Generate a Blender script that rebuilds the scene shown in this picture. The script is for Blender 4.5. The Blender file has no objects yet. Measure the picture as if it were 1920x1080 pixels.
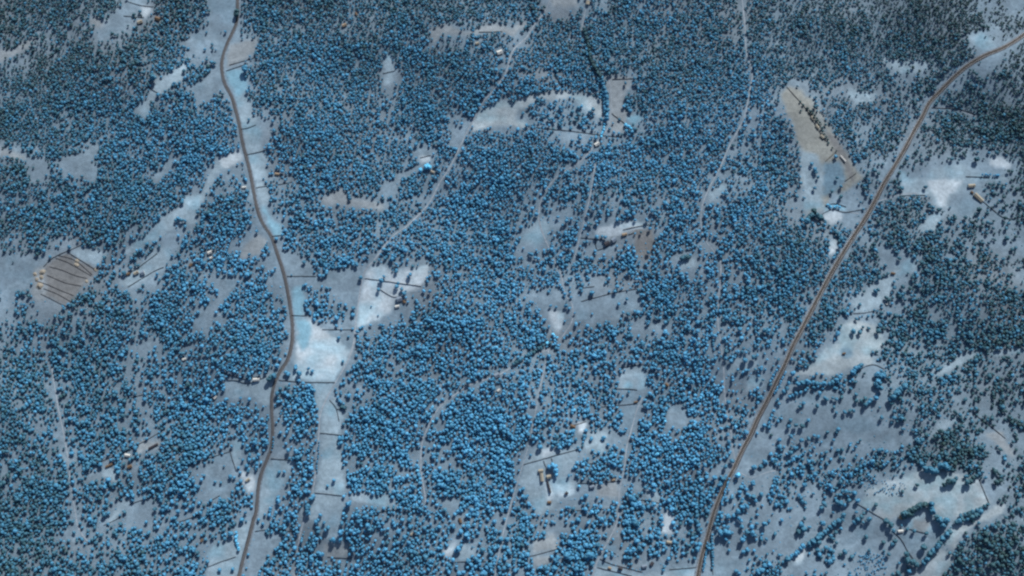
import bpy, math, random
import numpy as np
from mathutils import Vector

R = math.radians
rng = np.random.default_rng(11)
random.seed(5)
S = bpy.context.scene
COL = S.collection

# ------------------------------------------------------------------ camera
TILT, HFOV, RANGE = R(13), R(50), 2059.0
cam_d = bpy.data.cameras.new("camera")
cam = bpy.data.objects.new("camera", cam_d)
COL.objects.link(cam)
S.camera = cam
cam_d.sensor_width = 36
cam_d.angle = HFOV
cam_d.clip_start = 1
cam_d.clip_end = 60000
cam.rotation_euler = (TILT, 0, 0)
cam.location = (0, -RANGE * math.sin(TILT), RANGE * math.cos(TILT))
CT, ST, TH = math.cos(TILT), math.sin(TILT), math.tan(HFOV / 2)


_hr = np.random.default_rng(21)
HILLS = [(L, a * 2 * math.pi, p * 2 * math.pi) for L, a, p in zip((150, 190, 230, 290, 360, 450, 570, 720), _hr.random(8), _hr.random(8))]


def hgt(x, y):
    """height of the rolling ground above the datum"""
    x = np.asarray(x, float); y = np.asarray(y, float)
    z = 0
    for L, a, p in HILLS:
        z = z + 0.0085 * L * np.sin((x * math.cos(a) + y * math.sin(a)) * 2 * math.pi / L + p)
    f = np.clip((2200 - np.hypot(x, y)) / 800, 0, 1)
    return z * f


def G(px, py):
    """a pixel of the 1920 x 1080 photograph -> the point on the ground it shows"""
    px = np.asarray(px, float); py = np.asarray(py, float)
    a = (px - 960) / 960 * TH
    b = (540 - py) / 960 * TH
    dy = b * CT + ST
    dz = b * ST - CT
    t = -cam.location[2] / dz
    for _ in range(5):
        t = (hgt(a * t, cam.location[1] + dy * t) - cam.location[2]) / dz
    return a * t, cam.location[1] + dy * t


def PX(x, y):
    """the reverse: ground point -> photograph pixel"""
    x = np.asarray(x, float); y = np.asarray(y, float)
    yy = y - cam.location[1]; zz = hgt(x, y) - cam.location[2]
    u = yy * CT + zz * ST
    w = -(-yy * ST + zz * CT)
    return 960 + x / w / TH * 960, 540 - u / w / TH * 960


# ------------------------------------------------------------------ light
SUN_EL = R(36)
SUN_DIR = np.array([0.36, 0.93]); SUN_DIR /= np.linalg.norm(SUN_DIR)
world = bpy.data.worlds.new("World"); S.world = world; world.use_nodes = True
nt = world.node_tree
sky = nt.nodes.new("ShaderNodeTexSky"); sky.sky_type = 'NISHITA'; sky.sun_disc = False
sky.sun_elevation = SUN_EL
sky.sun_rotation = math.atan2(SUN_DIR[0], SUN_DIR[1])
bg = nt.nodes["Background"]
nt.links.new(sky.outputs[0], bg.inputs[0])
bg.inputs[1].default_value = 0.085
sl = bpy.data.lights.new("sun", 'SUN'); sl.energy = 4.8; sl.angle = R(0.5); sl.color = (1.0, 0.97, 0.93)
so = bpy.data.objects.new("sun", sl); COL.objects.link(so)
sv = Vector((SUN_DIR[0] * math.cos(SUN_EL), SUN_DIR[1] * math.cos(SUN_EL), math.sin(SUN_EL)))
so.rotation_euler = sv.to_track_quat('Z', 'Y').to_euler()
so.location = (0, 0, 900)
S.view_settings.view_transform = 'Standard'
S.view_settings.look = 'None'
S.view_settings.gamma = 1
S.view_settings.exposure = 0.13
S.cycles.filter_width = 2.35
S.cycles.max_bounces = 4
S.cycles.diffuse_bounces = 2


# ------------------------------------------------------------------ materials
def lin(r, g, b):
    f = lambda c: (c / 255 / 12.92) if c / 255 <= 0.04045 else ((c / 255 + 0.055) / 1.055) ** 2.4
    return (f(r), f(g), f(b), 1)


def mat(name, col, rough=0.9, var=0.15, scale=0.4, spec=0.1):
    m = bpy.data.materials.new(name); m.use_nodes = True
    n = m.node_tree.nodes; l = m.node_tree.links
    b = n["Principled BSDF"]; b.inputs["Roughness"].default_value = rough
    b.inputs["Specular IOR Level"].default_value = spec
    geo = n.new("ShaderNodeNewGeometry")
    no = n.new("ShaderNodeTexNoise"); no.inputs["Scale"].default_value = scale; no.inputs["Detail"].default_value = 3
    l.new(geo.outputs["Position"], no.inputs["Vector"])
    mr = n.new("ShaderNodeMapRange"); mr.inputs[1].default_value = 0.3; mr.inputs[2].default_value = 0.7
    mr.inputs[3].default_value = 1 - var; mr.inputs[4].default_value = 1 + var
    l.new(no.outputs[0], mr.inputs[0])
    mx = n.new("ShaderNodeVectorMath"); mx.operation = 'SCALE'
    mx.inputs[0].default_value = col[:3]
    l.new(mr.outputs[0], mx.inputs["Scale"])
    l.new(mx.outputs[0], b.inputs["Base Color"])
    return m


M = {
    'asphalt': mat("road_asphalt", (0.088, 0.090, 0.094), var=0.12, scale=0.12),
    'asphalt2': mat("old_asphalt", (0.074, 0.070, 0.067), var=0.22, scale=0.1),
    'verge': mat("verge_gravel", (0.15, 0.19, 0.23), var=0.4, scale=0.25),
    'paint': mat("road_paint", (0.6, 0.6, 0.6)),
    'track': mat("track_dust", (0.24, 0.285, 0.33), var=0.25, scale=0.2),
    'stone': mat("dark_wall_stone", (0.045, 0.045, 0.05), var=0.3, scale=1.5),
    'stone2': mat("brown_wall_stone", (0.09, 0.075, 0.06), var=0.3, scale=1.5),
    'bark': mat("bark", (0.05, 0.04, 0.035), var=0.2, scale=3),
    'r_white': mat("pale_roof", (0.50, 0.51, 0.49), var=0.08),
    'r_tan': mat("tan_roof_tile", (0.29, 0.27, 0.22), var=0.25, scale=2),
    'r_orange': mat("orange_roof_tile", (0.28, 0.22, 0.16), var=0.2, scale=2),
    'r_brown': mat("brown_roof", (0.14, 0.10, 0.07), var=0.2, scale=2),
    'r_grey': mat("grey_sheet_roof", (0.17, 0.22, 0.28), var=0.1, scale=1),
    'r_dark': mat("dark_slate_roof", (0.05, 0.05, 0.06), var=0.15, scale=1),
    'w_pale': mat("lime_wall", (0.5, 0.5, 0.47), var=0.1),
    'w_brown': mat("brown_house_wall", (0.25, 0.18, 0.12), var=0.15),
    'glass': mat("window_glass", (0.03, 0.04, 0.06), rough=0.1, spec=0.5),
    'wood': mat("door_wood", (0.12, 0.07, 0.04)),
    'rock': mat("spoil_rubble", (0.27, 0.25, 0.21), var=0.25, scale=1.2),
}


def foliage(name):
    m = bpy.data.materials.new(name); m.use_nodes = True
    n = m.node_tree.nodes; l = m.node_tree.links
    b = n["Principled BSDF"]; b.inputs["Roughness"].default_value = 0.7
    b.inputs["Specular IOR Level"].default_value = 0.15
    at = n.new("ShaderNodeAttribute"); at.attribute_name = "tint"
    geo = n.new("ShaderNodeNewGeometry")
    no = n.new("ShaderNodeTexNoise"); no.inputs["Scale"].default_value = 0.6; no.inputs["Detail"].default_value = 2
    l.new(geo.outputs["Position"], no.inputs["Vector"])
    ad = n.new("ShaderNodeMath"); ad.operation = 'MULTIPLY_ADD'
    l.new(no.outputs[0], ad.inputs[0]); ad.inputs[1].default_value = 0.5
    l.new(at.outputs["Fac"], ad.inputs[2])
    sb = n.new("ShaderNodeMath"); sb.operation = 'SUBTRACT'; sb.inputs[1].default_value = 0.25
    l.new(ad.outputs[0], sb.inputs[0])
    cr = n.new("ShaderNodeValToRGB")
    e = cr.color_ramp.elements
    e[0].position = 0.0; e[0].color = FOL[0] + (1,)
    e[1].position = 1.0; e[1].color = FOL[4] + (1,)
    for p, c in ((0.22, FOL[1]), (0.5, FOL[2]), (0.78, FOL[3])):
        k = e.new(p); k.color = c + (1,)
    l.new(sb.outputs[0], cr.inputs[0])
    l.new(cr.outputs[0], b.inputs["Base Color"])
    return m


# near-infrared film: living leaves come out blue, duller teal serves greyer trees and the lens fall-off painted towards the edges
FOL = [(0.034, 0.070, 0.072), (0.048, 0.125, 0.160), (0.064, 0.238, 0.390), (0.10, 0.355, 0.585), (0.15, 0.57, 0.84)]
M['leaf'] = foliage("blue_foliage")


# ------------------------------------------------------------------ mesh helpers
def mesh_obj(name, V, F, m, parent=None, kind=None):
    me = bpy.data.meshes.new(name)
    me.from_pydata([tuple(map(float, v)) for v in V], [], F)
    me.materials.append(m)
    me.update()
    o = bpy.data.objects.new(name, me); COL.objects.link(o)
    if parent is not None: o.parent = parent
    if kind: o["kind"] = kind
    return o


def fast_mesh(name, V, T, m, tint=None):
    """triangles only, from numpy arrays"""
    me = bpy.data.meshes.new(name)
    me.vertices.add(len(V)); me.vertices.foreach_set("co", V.astype(np.float32).ravel())
    me.loops.add(len(T) * 3); me.loops.foreach_set("vertex_index", T.astype(np.int32).ravel())
    me.polygons.add(len(T))
    me.polygons.foreach_set("loop_start", np.arange(0, len(T) * 3, 3, dtype=np.int32))
    me.update(calc_edges=True)
    if tint is not None:
        a = me.attributes.new("tint", 'FLOAT', 'POINT'); a.data.foreach_set("value", tint.astype(np.float32))
    me.materials.append(m)
    return me


def thing(name, label, cat, x, y, group=None, rot=0.0):
    o = bpy.data.objects.new(name, None); COL.objects.link(o)
    o.location = (x, y, float(hgt(x, y))); o.rotation_euler = (0, 0, rot)
    o.empty_display_size = 2
    o["label"] = label; o["category"] = cat
    if group: o["group"] = group
    return o


def tag(o, label, cat, group=None, kind=None):
    o["label"] = label; o["category"] = cat
    if group: o["group"] = group
    if kind: o["kind"] = kind
    return o


def smooth_line(pts, step=6.0, amp=0.0):
    """pixel polyline -> ground polyline, Catmull-Rom"""
    P = np.array(pts, float); gx, gy = G(P[:, 0], P[:, 1]); P = np.stack([gx, gy], 1)
    Q = np.vstack([2 * P[0] - P[1], P, 2 * P[-1] - P[-2]])
    out = []
    for i in range(1, len(Q) - 2):
        a, b, c, d = Q[i - 1:i + 3]
        n = max(2, int(np.linalg.norm(c - b) / step))
        for k in range(n):
            t = k / n
            out.append(0.5 * ((2 * b) + (c - a) * t + (2 * a - 5 * b + 4 * c - d) * t * t + (3 * b - a - 3 * c + d) * t ** 3))
    out.append(P[-1])
    return np.array(out)


def blur1(a):
    return np.convolve(np.pad(a, 2, mode='edge'), np.ones(5) / 3.2, 'valid')


def strip(name, L, w, z, m, off=0.0, wob=0.0):
    T = np.gradient(L, axis=0); T /= np.linalg.norm(T, axis=1)[:, None]
    N = np.stack([-T[:, 1], T[:, 0]], 1)
    wa = w / 2 + wob * blur1(np.random.default_rng(3).normal(size=len(L))) ; wb = w / 2 + wob * blur1(np.random.default_rng(4).normal(size=len(L)))
    A = L + N * (off + wa)[:, None]; B = L + N * (off - wb)[:, None]
    V = [(p[0], p[1], z + float(hgt(p[0], p[1]))) for p in A] + [(p[0], p[1], z + float(hgt(p[0], p[1]))) for p in B]
    n = len(L)
    F = [(i, n + i, n + i + 1, i + 1) for i in range(n - 1)]
    return mesh_obj(name, V, F, m, kind='structure')


# ------------------------------------------------------------------ map of the wood: one digit per 30 px cell, 0 open - 9 closed canopy
D = [
# rows 0-8
"7778878513787128" "8877877678789999" "7711437777777757" "6677666677776453",
"8875543235777017" "8877754688745575" "3688688877777768" "7777777667778765",
"8445673568861105" "7788667787644566" "3788789688877768" "6777777778875234",
"2465767777751302" "7888878758777875" "7877688988888867" "7677888887765224",
"4678875587637305" "8776777618888887" "5569986498888876" "7868777544553365",
"7788887663764212" "7657888747888888" "5877861368888868" "6145456767636545",
"6789887885377643" "7777766648888871" "4764317888888866" "3125667674677666",
"8866664767878861" "2478888657883711" "2544421246677753" "7216765773667888",
"8888875887588861" "0588888643872576" "7722362578777466" "8513766863788887",
# rows 9-17
"3468737867778761" "3788888887168888" "8777577777777656" "7621366546543446",
"7733137875488136" "3578878863465887" "6676686788776666" "8731154353100124",
"7547648886785565" "4568877737757777" "6667667787776546" "8710236621002454",
"2576768889853776" "2566433446468777" "6566674676764678" "6520234578422346",
"6787777887335866" "2466677688777887" "7445674645765787" "5542245775363346",
"7677777852345873" "2588767676877888" "5147421135766677" "8777746876877634",
"5463256457377761" "5288768776788888" "2466534647755687" "8887365467775623",
"2310016652486785" "6126883344578776" "5577776774246678" "7677676425767865",
"3220048422677457" "6112311113567678" "8775436587775646" "7786877535667654",
# rows 18-26
"2520687747888688" "8406420112466778" "6246232387767767" "7756731456676788",
"2655678867885699" "8707871036777887" "6713114478676767" "6868844456677887",
"5766658858873698" "8702224766888887" "8824787323666556" "7678425667767888",
"5657677735777788" "8700017888888857" "7765677887767666" "6574101665677777",
"7776777746766678" "8500036778886776" "6766657778876635" "3662012777876556",
"8876787777777656" "3111048867777674" "7777674055755563" "4355553667667666",
"7764677656788524" "3788171868868868" "7677774355757535" "3333322357666666",
"8774677766888776" "4677158888758787" "5676765477576664" "3211212247886556",
"8766667466788885" "6378168888668877" "7765655386477653" "3110111336557656",
# rows 27-35
"7765688773688837" "7466268887577888" "8667544788787541" "1322242225788543",
"6677388647777626" "3156167675467878" "4344577777888632" "4665366688866656",
"4676644666873234" "2276157666566888" "3135676777863211" "6766677732456435",
"6798565677884255" "0377158878588788" "4321234656777443" "7635553111111136",
"8898565413554587" "3663035678745878" "6446544765777544" "5632421111000156",
"8987563524666761" "6772178646764675" "7676666656656333" "5202232110133365",
"8886465676766631" "2477458547873676" "8636765655464324" "0123310101235775",
"7776666677775123" "3767147778863456" "6457753665653123" "3323434323577765",
"8776667777766336" "6878767877756566" "5676522335522124" "7643344245677655",
]
D = np.array([[int(c) for c in r] for r in D], float)
assert D.shape == (36, 64), D.shape

# open ground: (colour key, tree digit or None to leave the map alone, pixel outline)
FIELDS = [
 ('B', 0, [(385,0),(397,25),(397,38),(360,68),(350,78),(356,98),(372,96),(388,76),(408,90),(414,110),(425,82),(437,58),(444,35),(446,-10),(385,-10)]),
 ('B', 0, [(408,115),(402,125),(388,137),(372,152),(350,160),(348,170),(362,175),(372,197),(395,185),(406,168),(421,160),(414,140)]),
 ('L', 0, [(345,115),(335,128),(300,145),(285,165),(278,180),(250,205),(255,212),(270,222),(282,218),(285,190),(300,178),(325,158),(345,150),(348,125)]),
 ('T', 0, [(430,85),(480,72),(482,95),(468,105),(424,128)]),
 ('C', 0, [(422,135),(458,128),(462,150),(465,170),(445,185),(437,165)]),
 ('L', 0, [(442,185),(468,178),(470,200),(482,225),(490,250),(488,270),(500,295),(500,330),(485,340),(475,335),(462,290),(455,255),(447,215)]),
 ('L', 1, [(480,340),(498,350),(505,370),(500,385),(490,390)]),
 ('C', 0, [(490,385),(502,390),(506,410),(530,425),(530,440),(514,444),(500,415)]),
 ('B', 0, [(515,445),(525,455),(535,478),(565,485),(590,492),(585,515),(600,520),(640,505),(665,505),(672,515),(680,507),(672,540),(668,590),(660,560),(640,545),(615,535),(590,532),(572,530),(570,560),(572,590),(600,605),(605,617),(664,622),(660,665),(640,695),(625,718),(530,712),(535,690),(548,665),(552,620),(545,575),(538,530),(525,480)]),
 ('C', None, [(548,540),(568,535),(571,590),(552,600)]),
 ('W', 0, [(552,600),(578,597),(605,617),(640,640),(658,662),(640,690),(625,715),(545,712),(553,680),(556,640)]),
 ('C', None, [(553,602),(572,598),(585,615),(577,650),(566,660),(557,640)]),
 ('W', 0, [(697,495),(720,498),(740,512),(765,505),(802,497),(803,515),(788,540),(770,545),(748,552),(738,570),(735,582),(705,600),(685,605),(670,615),(671,580),(679,540),(684,515)]),
 ('L', 0, [(588,718),(625,718),(605,760),(598,780),(590,745)]),
 ('L', 0, [(630,735),(628,760),(635,770),(652,775),(640,792),(634,812),(640,850),(645,880),(647,900),(646,932),(590,925),(598,890),(604,850),(602,812),(603,780),(615,752)]),
 ('L', 0, [(590,925),(646,930),(645,960),(640,1000),(638,1015),(615,1010),(600,990),(582,978),(578,955)]),
 ('T', 0, [(606,1018),(655,1022),(655,1045),(615,1045),(606,1035)]),
 ('L', 0, [(508,863),(550,863),(555,870),(540,890),(530,910),(515,935),(500,960),(490,985),(483,985),(487,920),(500,875)]),
 ('B', 0, [(512,815),(535,815),(530,835),(520,850),(507,855)]),
 ('B', 0.5, [(482,998),(520,1000),(530,1010),(505,1040),(480,1085),(460,1085),(475,1010)]),
 ('P', 0, [(885,232),(900,208),(920,195),(945,190),(962,195),(985,180),(1000,176),(1035,172),(1075,172),(1110,180),(1130,190),(1134,220),(1125,225),(1100,208),(1080,190),(1060,183),(1040,188),(1020,184),(1005,188),(990,200),(970,203),(965,225),(990,232),(985,240),(935,235),(905,240),(888,250)]),
 ('B', None, [(1000,190),(1060,185),(1130,222),(1128,250),(1060,245),(1005,238),(1000,215)]),
 ('T', 0, [(1132,142),(1150,143),(1178,142),(1185,155),(1172,175),(1167,200),(1185,215),(1172,225),(1172,250),(1145,248),(1143,215),(1140,175)]),
 ('C', 0, [(1175,222),(1195,212),(1208,220),(1188,234)]),
 ('T', 0, [(1030,-10),(1085,-10),(1083,14),(1060,12),(1035,8)]),
 ('T', 0, [(802,58),(830,45),(850,53),(880,60),(900,50),(930,45),(960,53),(985,40),(990,45),(962,68),(940,60),(895,63),(870,67),(830,63),(812,82)]),
 ('L', 0, [(722,98),(735,97),(737,118),(738,150),(732,160),(722,155),(718,130)]),
 ('B', 0, [(782,277),(808,277),(808,293),(785,295)]),
 ('W', 0, [(785,295),(808,293),(807,304),(790,305)]),
 ('B', 0, [(735,370),(722,370),(722,345),(738,330),(765,318),(785,312),(783,322),(755,335),(742,350)]),
 ('T', 1, [(590,378),(625,362),(640,355),(660,372),(700,380),(720,383),(715,395),(690,392),(670,385),(620,385)]),
 ('B', 0, [(840,270),(852,250),(878,225),(888,222),(870,265),(860,280)]),
 ('L', 0, [(450,280),(420,292),(400,310),(390,335),(380,362),(350,370),(330,395),(300,415),(287,432),(260,450),(240,465),(225,475),(240,478),(265,465),(300,447),(325,430),(332,410),(345,405),(350,420),(368,425),(370,410),(368,395),(385,375),(395,357),(402,330),(412,322),(430,312),(455,300)]),
 ('W', None, [(410,296),(450,280),(455,298),(420,315)]),
 ('B', 0, [(97,300),(115,298),(140,290),(160,283),(178,268),(187,262),(186,282),(178,295),(170,303),(182,315),(181,345),(170,342),(160,330),(145,335),(130,327),(112,315)]),
 ('B', 1.5, [(55,295),(88,298),(92,325),(70,345),(55,345),(62,320)]),
 ('T', 1, [(0,275),(15,280),(45,292),(50,300),(30,297),(0,292)]),
 ('B', 0.5, [(290,327),(310,308),(330,290),(317,325),(280,338)]),
 ('N', 0, [(110,478),(127,473),(180,507),(165,525),(150,542),(137,563),(127,575),(75,550),(82,530),(82,500)]),
 ('B', 1, [(-10,475),(15,475),(60,480),(82,498),(65,520),(55,545),(20,545),(-10,520)]),
 ('L', 1, [(130,470),(175,467),(205,470),(188,498),(178,500),(150,485)]),
 ('L', 0.5, [(290,468),(320,458),(322,480),(310,500),(300,505),(285,522),(255,535),(235,540),(225,530),(245,510),(270,490)]),
 ('T', 0, [(447,480),(455,462),(480,440),(500,450),(500,462),(475,480),(455,485)]),
 ('B', 0, [(415,525),(450,515),(440,540),(425,560),(405,585),(390,610),(372,612),(366,600),(385,585),(402,565),(412,545)]),
 ('L', 0.3, [(422,712),(460,712),(495,705),(525,690),(520,715),(508,745),(500,760),(470,740),(450,745),(420,747)]),
 ('B', 0, [(257,668),(272,651),(283,668)]),
 ('B', 0, [(290,640),(300,632),(308,645),(290,648)]),
 ('B', 0.5, [(370,865),(432,845),(443,885),(430,900),(425,920),(405,930),(395,945),(380,940),(392,905),(390,885)]),
 ('B', 0, [(250,945),(285,935),(290,950),(283,970),(272,980),(252,970)]),
 ('L', 0.5, [(205,980),(215,955),(235,937),(245,940),(230,955),(205,985)]),
 ('L', 1, [(195,875),(220,880),(220,905),(195,895)]),
 ('L', 0, [(390,1030),(420,1015),(437,1000),(455,985),(468,980),(462,1010),(455,1040),(440,1090),(385,1090),(390,1060)]),
 ('L', 0.5, [(440,825),(455,825),(450,860),(445,880),(437,860)]),
 ('W', 1, [(450,885),(478,890),(478,920),(465,925),(455,905)]),
 ('T', 1, [(250,850),(268,825),(305,828),(300,835),(260,850)]),
 ('L', 0, [(968,458),(990,428),(1010,412),(1035,420),(1025,445),(1010,462),(985,455)]),
 ('W', 0.5, [(1120,430),(1155,420),(1190,416),(1220,422),(1200,428),(1165,440),(1135,445),(1120,440)]),
 ('B', 0.5, [(1112,450),(1140,450),(1155,460),(1145,478),(1125,475),(1110,462)]),
 ('N', 3, [(1187,430),(1225,425),(1230,470),(1210,490),(1190,470)]),
 ('L', 0, [(1272,490),(1300,485),(1312,497),(1300,503),(1270,498)]),
 ('B', 0, [(1035,548),(1055,545),(1062,570),(1058,590),(1057,610),(1045,625),(1035,610),(1030,590),(1020,572),(1037,572)]),
 ('W', 0, [(1030,582),(1055,588),(1055,610),(1045,625),(1037,610)]),
 ('B', 0.3, [(1080,600),(1080,580),(1110,562),(1155,550),(1195,543),(1205,560),(1208,585),(1185,582),(1165,592),(1135,595),(1125,605),(1100,602)]),
 ('B', 0, [(1118,550),(1150,540),(1155,547)]),
 ('B', 0, [(1213,608),(1255,607),(1250,622),(1225,622)]),
 ('L', 0, [(1165,690),(1207,685),(1210,728),(1200,731),(1157,727)]),
 ('C', 0, [(1172,716),(1184,716),(1184,727),(1172,727)]),
 ('B', 2, [(1155,735),(1190,735),(1190,757),(1155,758)]),
 ('B', 0.5, [(1170,765),(1193,765),(1185,808),(1165,800)]),
 ('W', 0, [(1083,793),(1098,790),(1099,812),(1085,812)]),
 ('L', 0.5, [(1098,812),(1140,810),(1135,850),(1105,855),(1095,840)]),
 ('L', 1, [(985,868),(1000,845),(1020,838),(1080,845),(1085,860),(1075,880),(1060,900),(1080,905),(1075,930),(1050,935),(1035,955),(1010,965),(990,930),(975,900)]),
 ('W', 0.5, [(1018,848),(1034,836),(1038,848),(1015,857)]),
 ('W', 0, [(1022,905),(1028,905),(1036,928),(1030,945),(1024,935)]),
 ('W', 0, [(1040,910),(1078,905),(1076,926),(1048,932)]),
 ('T', 0.5, [(1115,908),(1160,903),(1162,935),(1120,930)]),
 ('L', 1, [(1210,915),(1240,925),(1235,950),(1215,935)]),
 ('T', 0, [(1002,1015),(1040,1000),(1045,1030),(1000,1035)]),
 ('T', 0, [(1000,1045),(1030,1040),(1040,1055),(1000,1060)]),
 ('L', 0.5, [(1120,1060),(1145,1065),(1200,1078),(1260,1068),(1305,1065),(1305,1095),(1110,1095)]),
 ('G', 0, [(1135,1020),(1157,1027),(1155,1037),(1133,1030)]),
 ('G', 0, [(1123,1053),(1145,1060),(1143,1068),(1120,1063)]),
 ('W', 2, [(1245,960),(1260,960),(1262,1000),(1240,1000)]),
 ('L', 1, [(655,930),(680,925),(725,930),(745,945),(720,950),(690,945),(665,940)]),
 ('B', 0.5, [(825,932),(858,930),(860,958),(830,955)]),
 ('W', 0, [(830,1035),(855,1018),(852,1035),(835,1042)]),
 ('L', 0.5, [(865,1022),(890,1030),(890,1050),(862,1048)]),
 ('Y', 0.3, [(1463,175),(1478,160),(1497,162),(1525,198),(1545,245),(1575,300),(1603,345),(1588,358),(1560,362),(1545,395),(1510,398),(1512,368),(1502,345),(1500,318),(1507,288),(1495,262),(1488,238),(1473,205)]),
 ('Y', 0.6, [(1500,165),(1528,200),(1548,242),(1578,296),(1606,345),(1618,335),(1590,290),(1560,245),(1535,200)]),
 ('N', 0.2, [(1545,245),(1575,262),(1603,325),(1603,345),(1575,300)]),
 ('L', None, [(1500,320),(1505,280),(1530,290),(1543,310),(1544,392),(1510,396)]),
 ('G', None, [(1544,305),(1575,300),(1590,340),(1565,360),(1545,370)]),
 ('C', 0, [(1547,388),(1560,385),(1583,388),(1583,396),(1560,391),(1548,396)]),
 ('W', 0, [(1545,405),(1560,393),(1576,397),(1578,410),(1560,418),(1545,412)]),
 ('W', 0, [(1556,455),(1566,448),(1571,460),(1568,475),(1555,480),(1554,468)]),
 ('L', 0, [(1692,362),(1686,320),(1692,318),(1702,332),(1738,336),(1748,318),(1770,308),(1812,308),(1842,328),(1885,332),(1885,338),(1812,338),(1810,352),(1780,370),(1775,390),(1760,388),(1740,367),(1715,367),(1685,367)]),
 ('W', None, [(1738,340),(1760,335),(1808,340),(1778,368),(1772,388),(1758,382)]),
 ('L', 0, [(1720,430),(1738,410),(1748,398),(1763,396),(1760,415),(1750,435),(1735,433)]),
 ('B', 0.5, [(1780,375),(1810,365),(1835,385),(1835,400),(1800,408),(1782,395)]),
 ('W', 1, [(1855,295),(1875,292),(1895,303),(1892,315),(1855,308)]),
 ('L', 0.5, [(1600,570),(1610,552),(1640,530),(1660,520),(1675,500),(1710,485),(1722,497),(1712,508),(1680,520),(1672,540),(1665,560),(1650,575),(1630,582),(1605,585)]),
 ('P', 0, [(1577,610),(1600,600),(1640,612),(1655,632),(1652,652),(1633,662),(1640,680),(1620,685),(1595,690),(1560,702),(1520,702),(1485,705),(1490,698),(1522,682),(1548,655),(1570,642),(1577,625)]),
 ('G', None, [(1575,655),(1592,650),(1600,668),(1580,672)]),
 ('B', None, [(1450,765),(1500,735),(1560,722),(1640,712),(1690,725),(1675,770),(1690,800),(1780,795),(1790,802),(1735,825),(1690,835),(1620,830),(1560,835),(1500,850),(1450,890),(1440,900),(1420,930),(1460,960),(1500,985),(1560,950),(1585,950),(1600,975),(1640,965),(1665,985),(1680,1010),(1640,1010),(1590,1020),(1530,1020),(1490,1060),(1470,1095),(1325,1095),(1340,1010),(1360,930),(1390,870),(1420,815)]),
 ('P', 0.2, [(1613,945),(1628,917),(1660,902),(1690,895),(1720,883),(1750,887),(1790,888),(1835,898),(1850,928),(1855,945),(1800,965),(1782,972),(1757,970),(1747,950),(1735,940),(1690,960),(1685,970),(1660,975),(1610,945)]),
 ('L', 0, [(1695,975),(1710,962),(1735,950),(1742,960),(1755,975),(1750,995),(1735,998),(1700,990)]),
 ('T', 0, [(1710,976),(1744,974),(1742,990),(1733,997),(1712,990)]),
 ('B', 0.3, [(1680,1000),(1740,1005),(1765,985),(1780,1000),(1735,1050),(1718,1048),(1690,1020)]),
 ('P', 0.3, [(1772,1012),(1785,990),(1825,980),(1865,950),(1885,943),(1885,957),(1830,985),(1802,1002),(1790,1030),(1778,1024)]),
 ('P', 0.3, [(1705,1095),(1745,1047),(1770,1030),(1790,1045),(1780,1065),(1750,1095)]),
 ('W', 0, [(1487,1045),(1500,1032),(1510,1026),(1510,1035),(1500,1055),(1490,1056)]),
 ('L', 0, [(1815,65),(1840,60),(1868,85),(1840,97),(1818,75)]),
 ('L', 0.5, [(1755,700),(1775,685),(1800,665),(1830,657),(1835,662),(1800,685),(1770,702)]),
 ('L', 1, [(1850,657),(1920,655),(1920,663),(1870,664)]),
 ('L', 0.5, [(1750,808),(1765,790),(1798,782),(1790,795),(1765,805)]),
 ('T', 0.5, [(1845,810),(1878,810),(1895,840),(1905,858),(1885,850),(1870,835)]),
 ('T', 1, [(-10,92),(25,92),(60,68),(70,75),(50,92),(25,105),(-10,124)]),
 ('B', 0.5, [(222,15),(245,7),(260,10),(260,28),(240,32),(245,38),(235,55),(205,65),(182,78),(185,60),(207,48),(203,35)]),
 ('W', 0.5, [(265,12),(283,12),(281,27),(265,30)]),
 ('T', 0, [(168,38),(185,32),(197,45),(188,53),(175,48)]),
 ('L', 0.5, [(1358,700),(1380,672),(1400,668),(1420,675),(1418,690),(1385,692),(1372,700)]),
 ('L', 0.3, [(1395,735),(1405,710),(1430,708),(1432,725),(1410,735)]),
 ('B', 1, [(1262,755),(1290,765),(1290,800),(1255,800),(1250,775)]),
 ('L', 2, [(1590,165),(1650,175),(1640,190),(1600,195)]),
 ('L', 2.5, [(1650,108),(1740,115),(1735,135),(1690,135),(1655,125)]),
 ('L', 1, [(1330,365),(1350,345),(1370,340),(1345,370),(1332,378)]),
 ('B', 1, [(1620,720),(1650,715),(1640,740),(1618,745)]),
 ('T', 1, [(65,505),(85,500),(88,560),(70,570),(60,550)]),
]

ROADS = {
 'west': [(449,-60),(447,-30),(446,8),(445,38),(437,60),(425,85),(417,112),(417,135),(422,157),(435,182),(442,205),(450,237),(455,265),(463,297),(472,335),(480,380),(492,417),(510,445),(522,480),(532,510),(540,547),(546,585),(549,615),(548,645),(540,675),(527,695),(517,715),(511,740),(510,770),(512,805),(509,840),(500,865),(491,887),(485,915),(481,960),(477,972),(467,1010),(457,1047),(450,1075),(440,1110),(430,1150)],
 'east': [(2040,-40),(1980,15),(1932,55),(1902,77),(1877,91),(1845,104),(1815,122),(1790,143),(1765,168),(1742,193),(1730,217),(1715,243),(1697,277),(1677,312),(1657,344),(1640,377),(1620,412),(1600,443),(1580,475),(1562,505),(1543,540),(1522,580),(1505,613),(1487,647),(1472,682),(1457,712),(1440,747),(1420,785),(1406,817),(1390,847),(1375,880),(1358,912),(1345,942),(1335,972),(1325,1010),(1315,1045),(1308,1080),(1300,1120),(1293,1150)],
}
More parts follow.
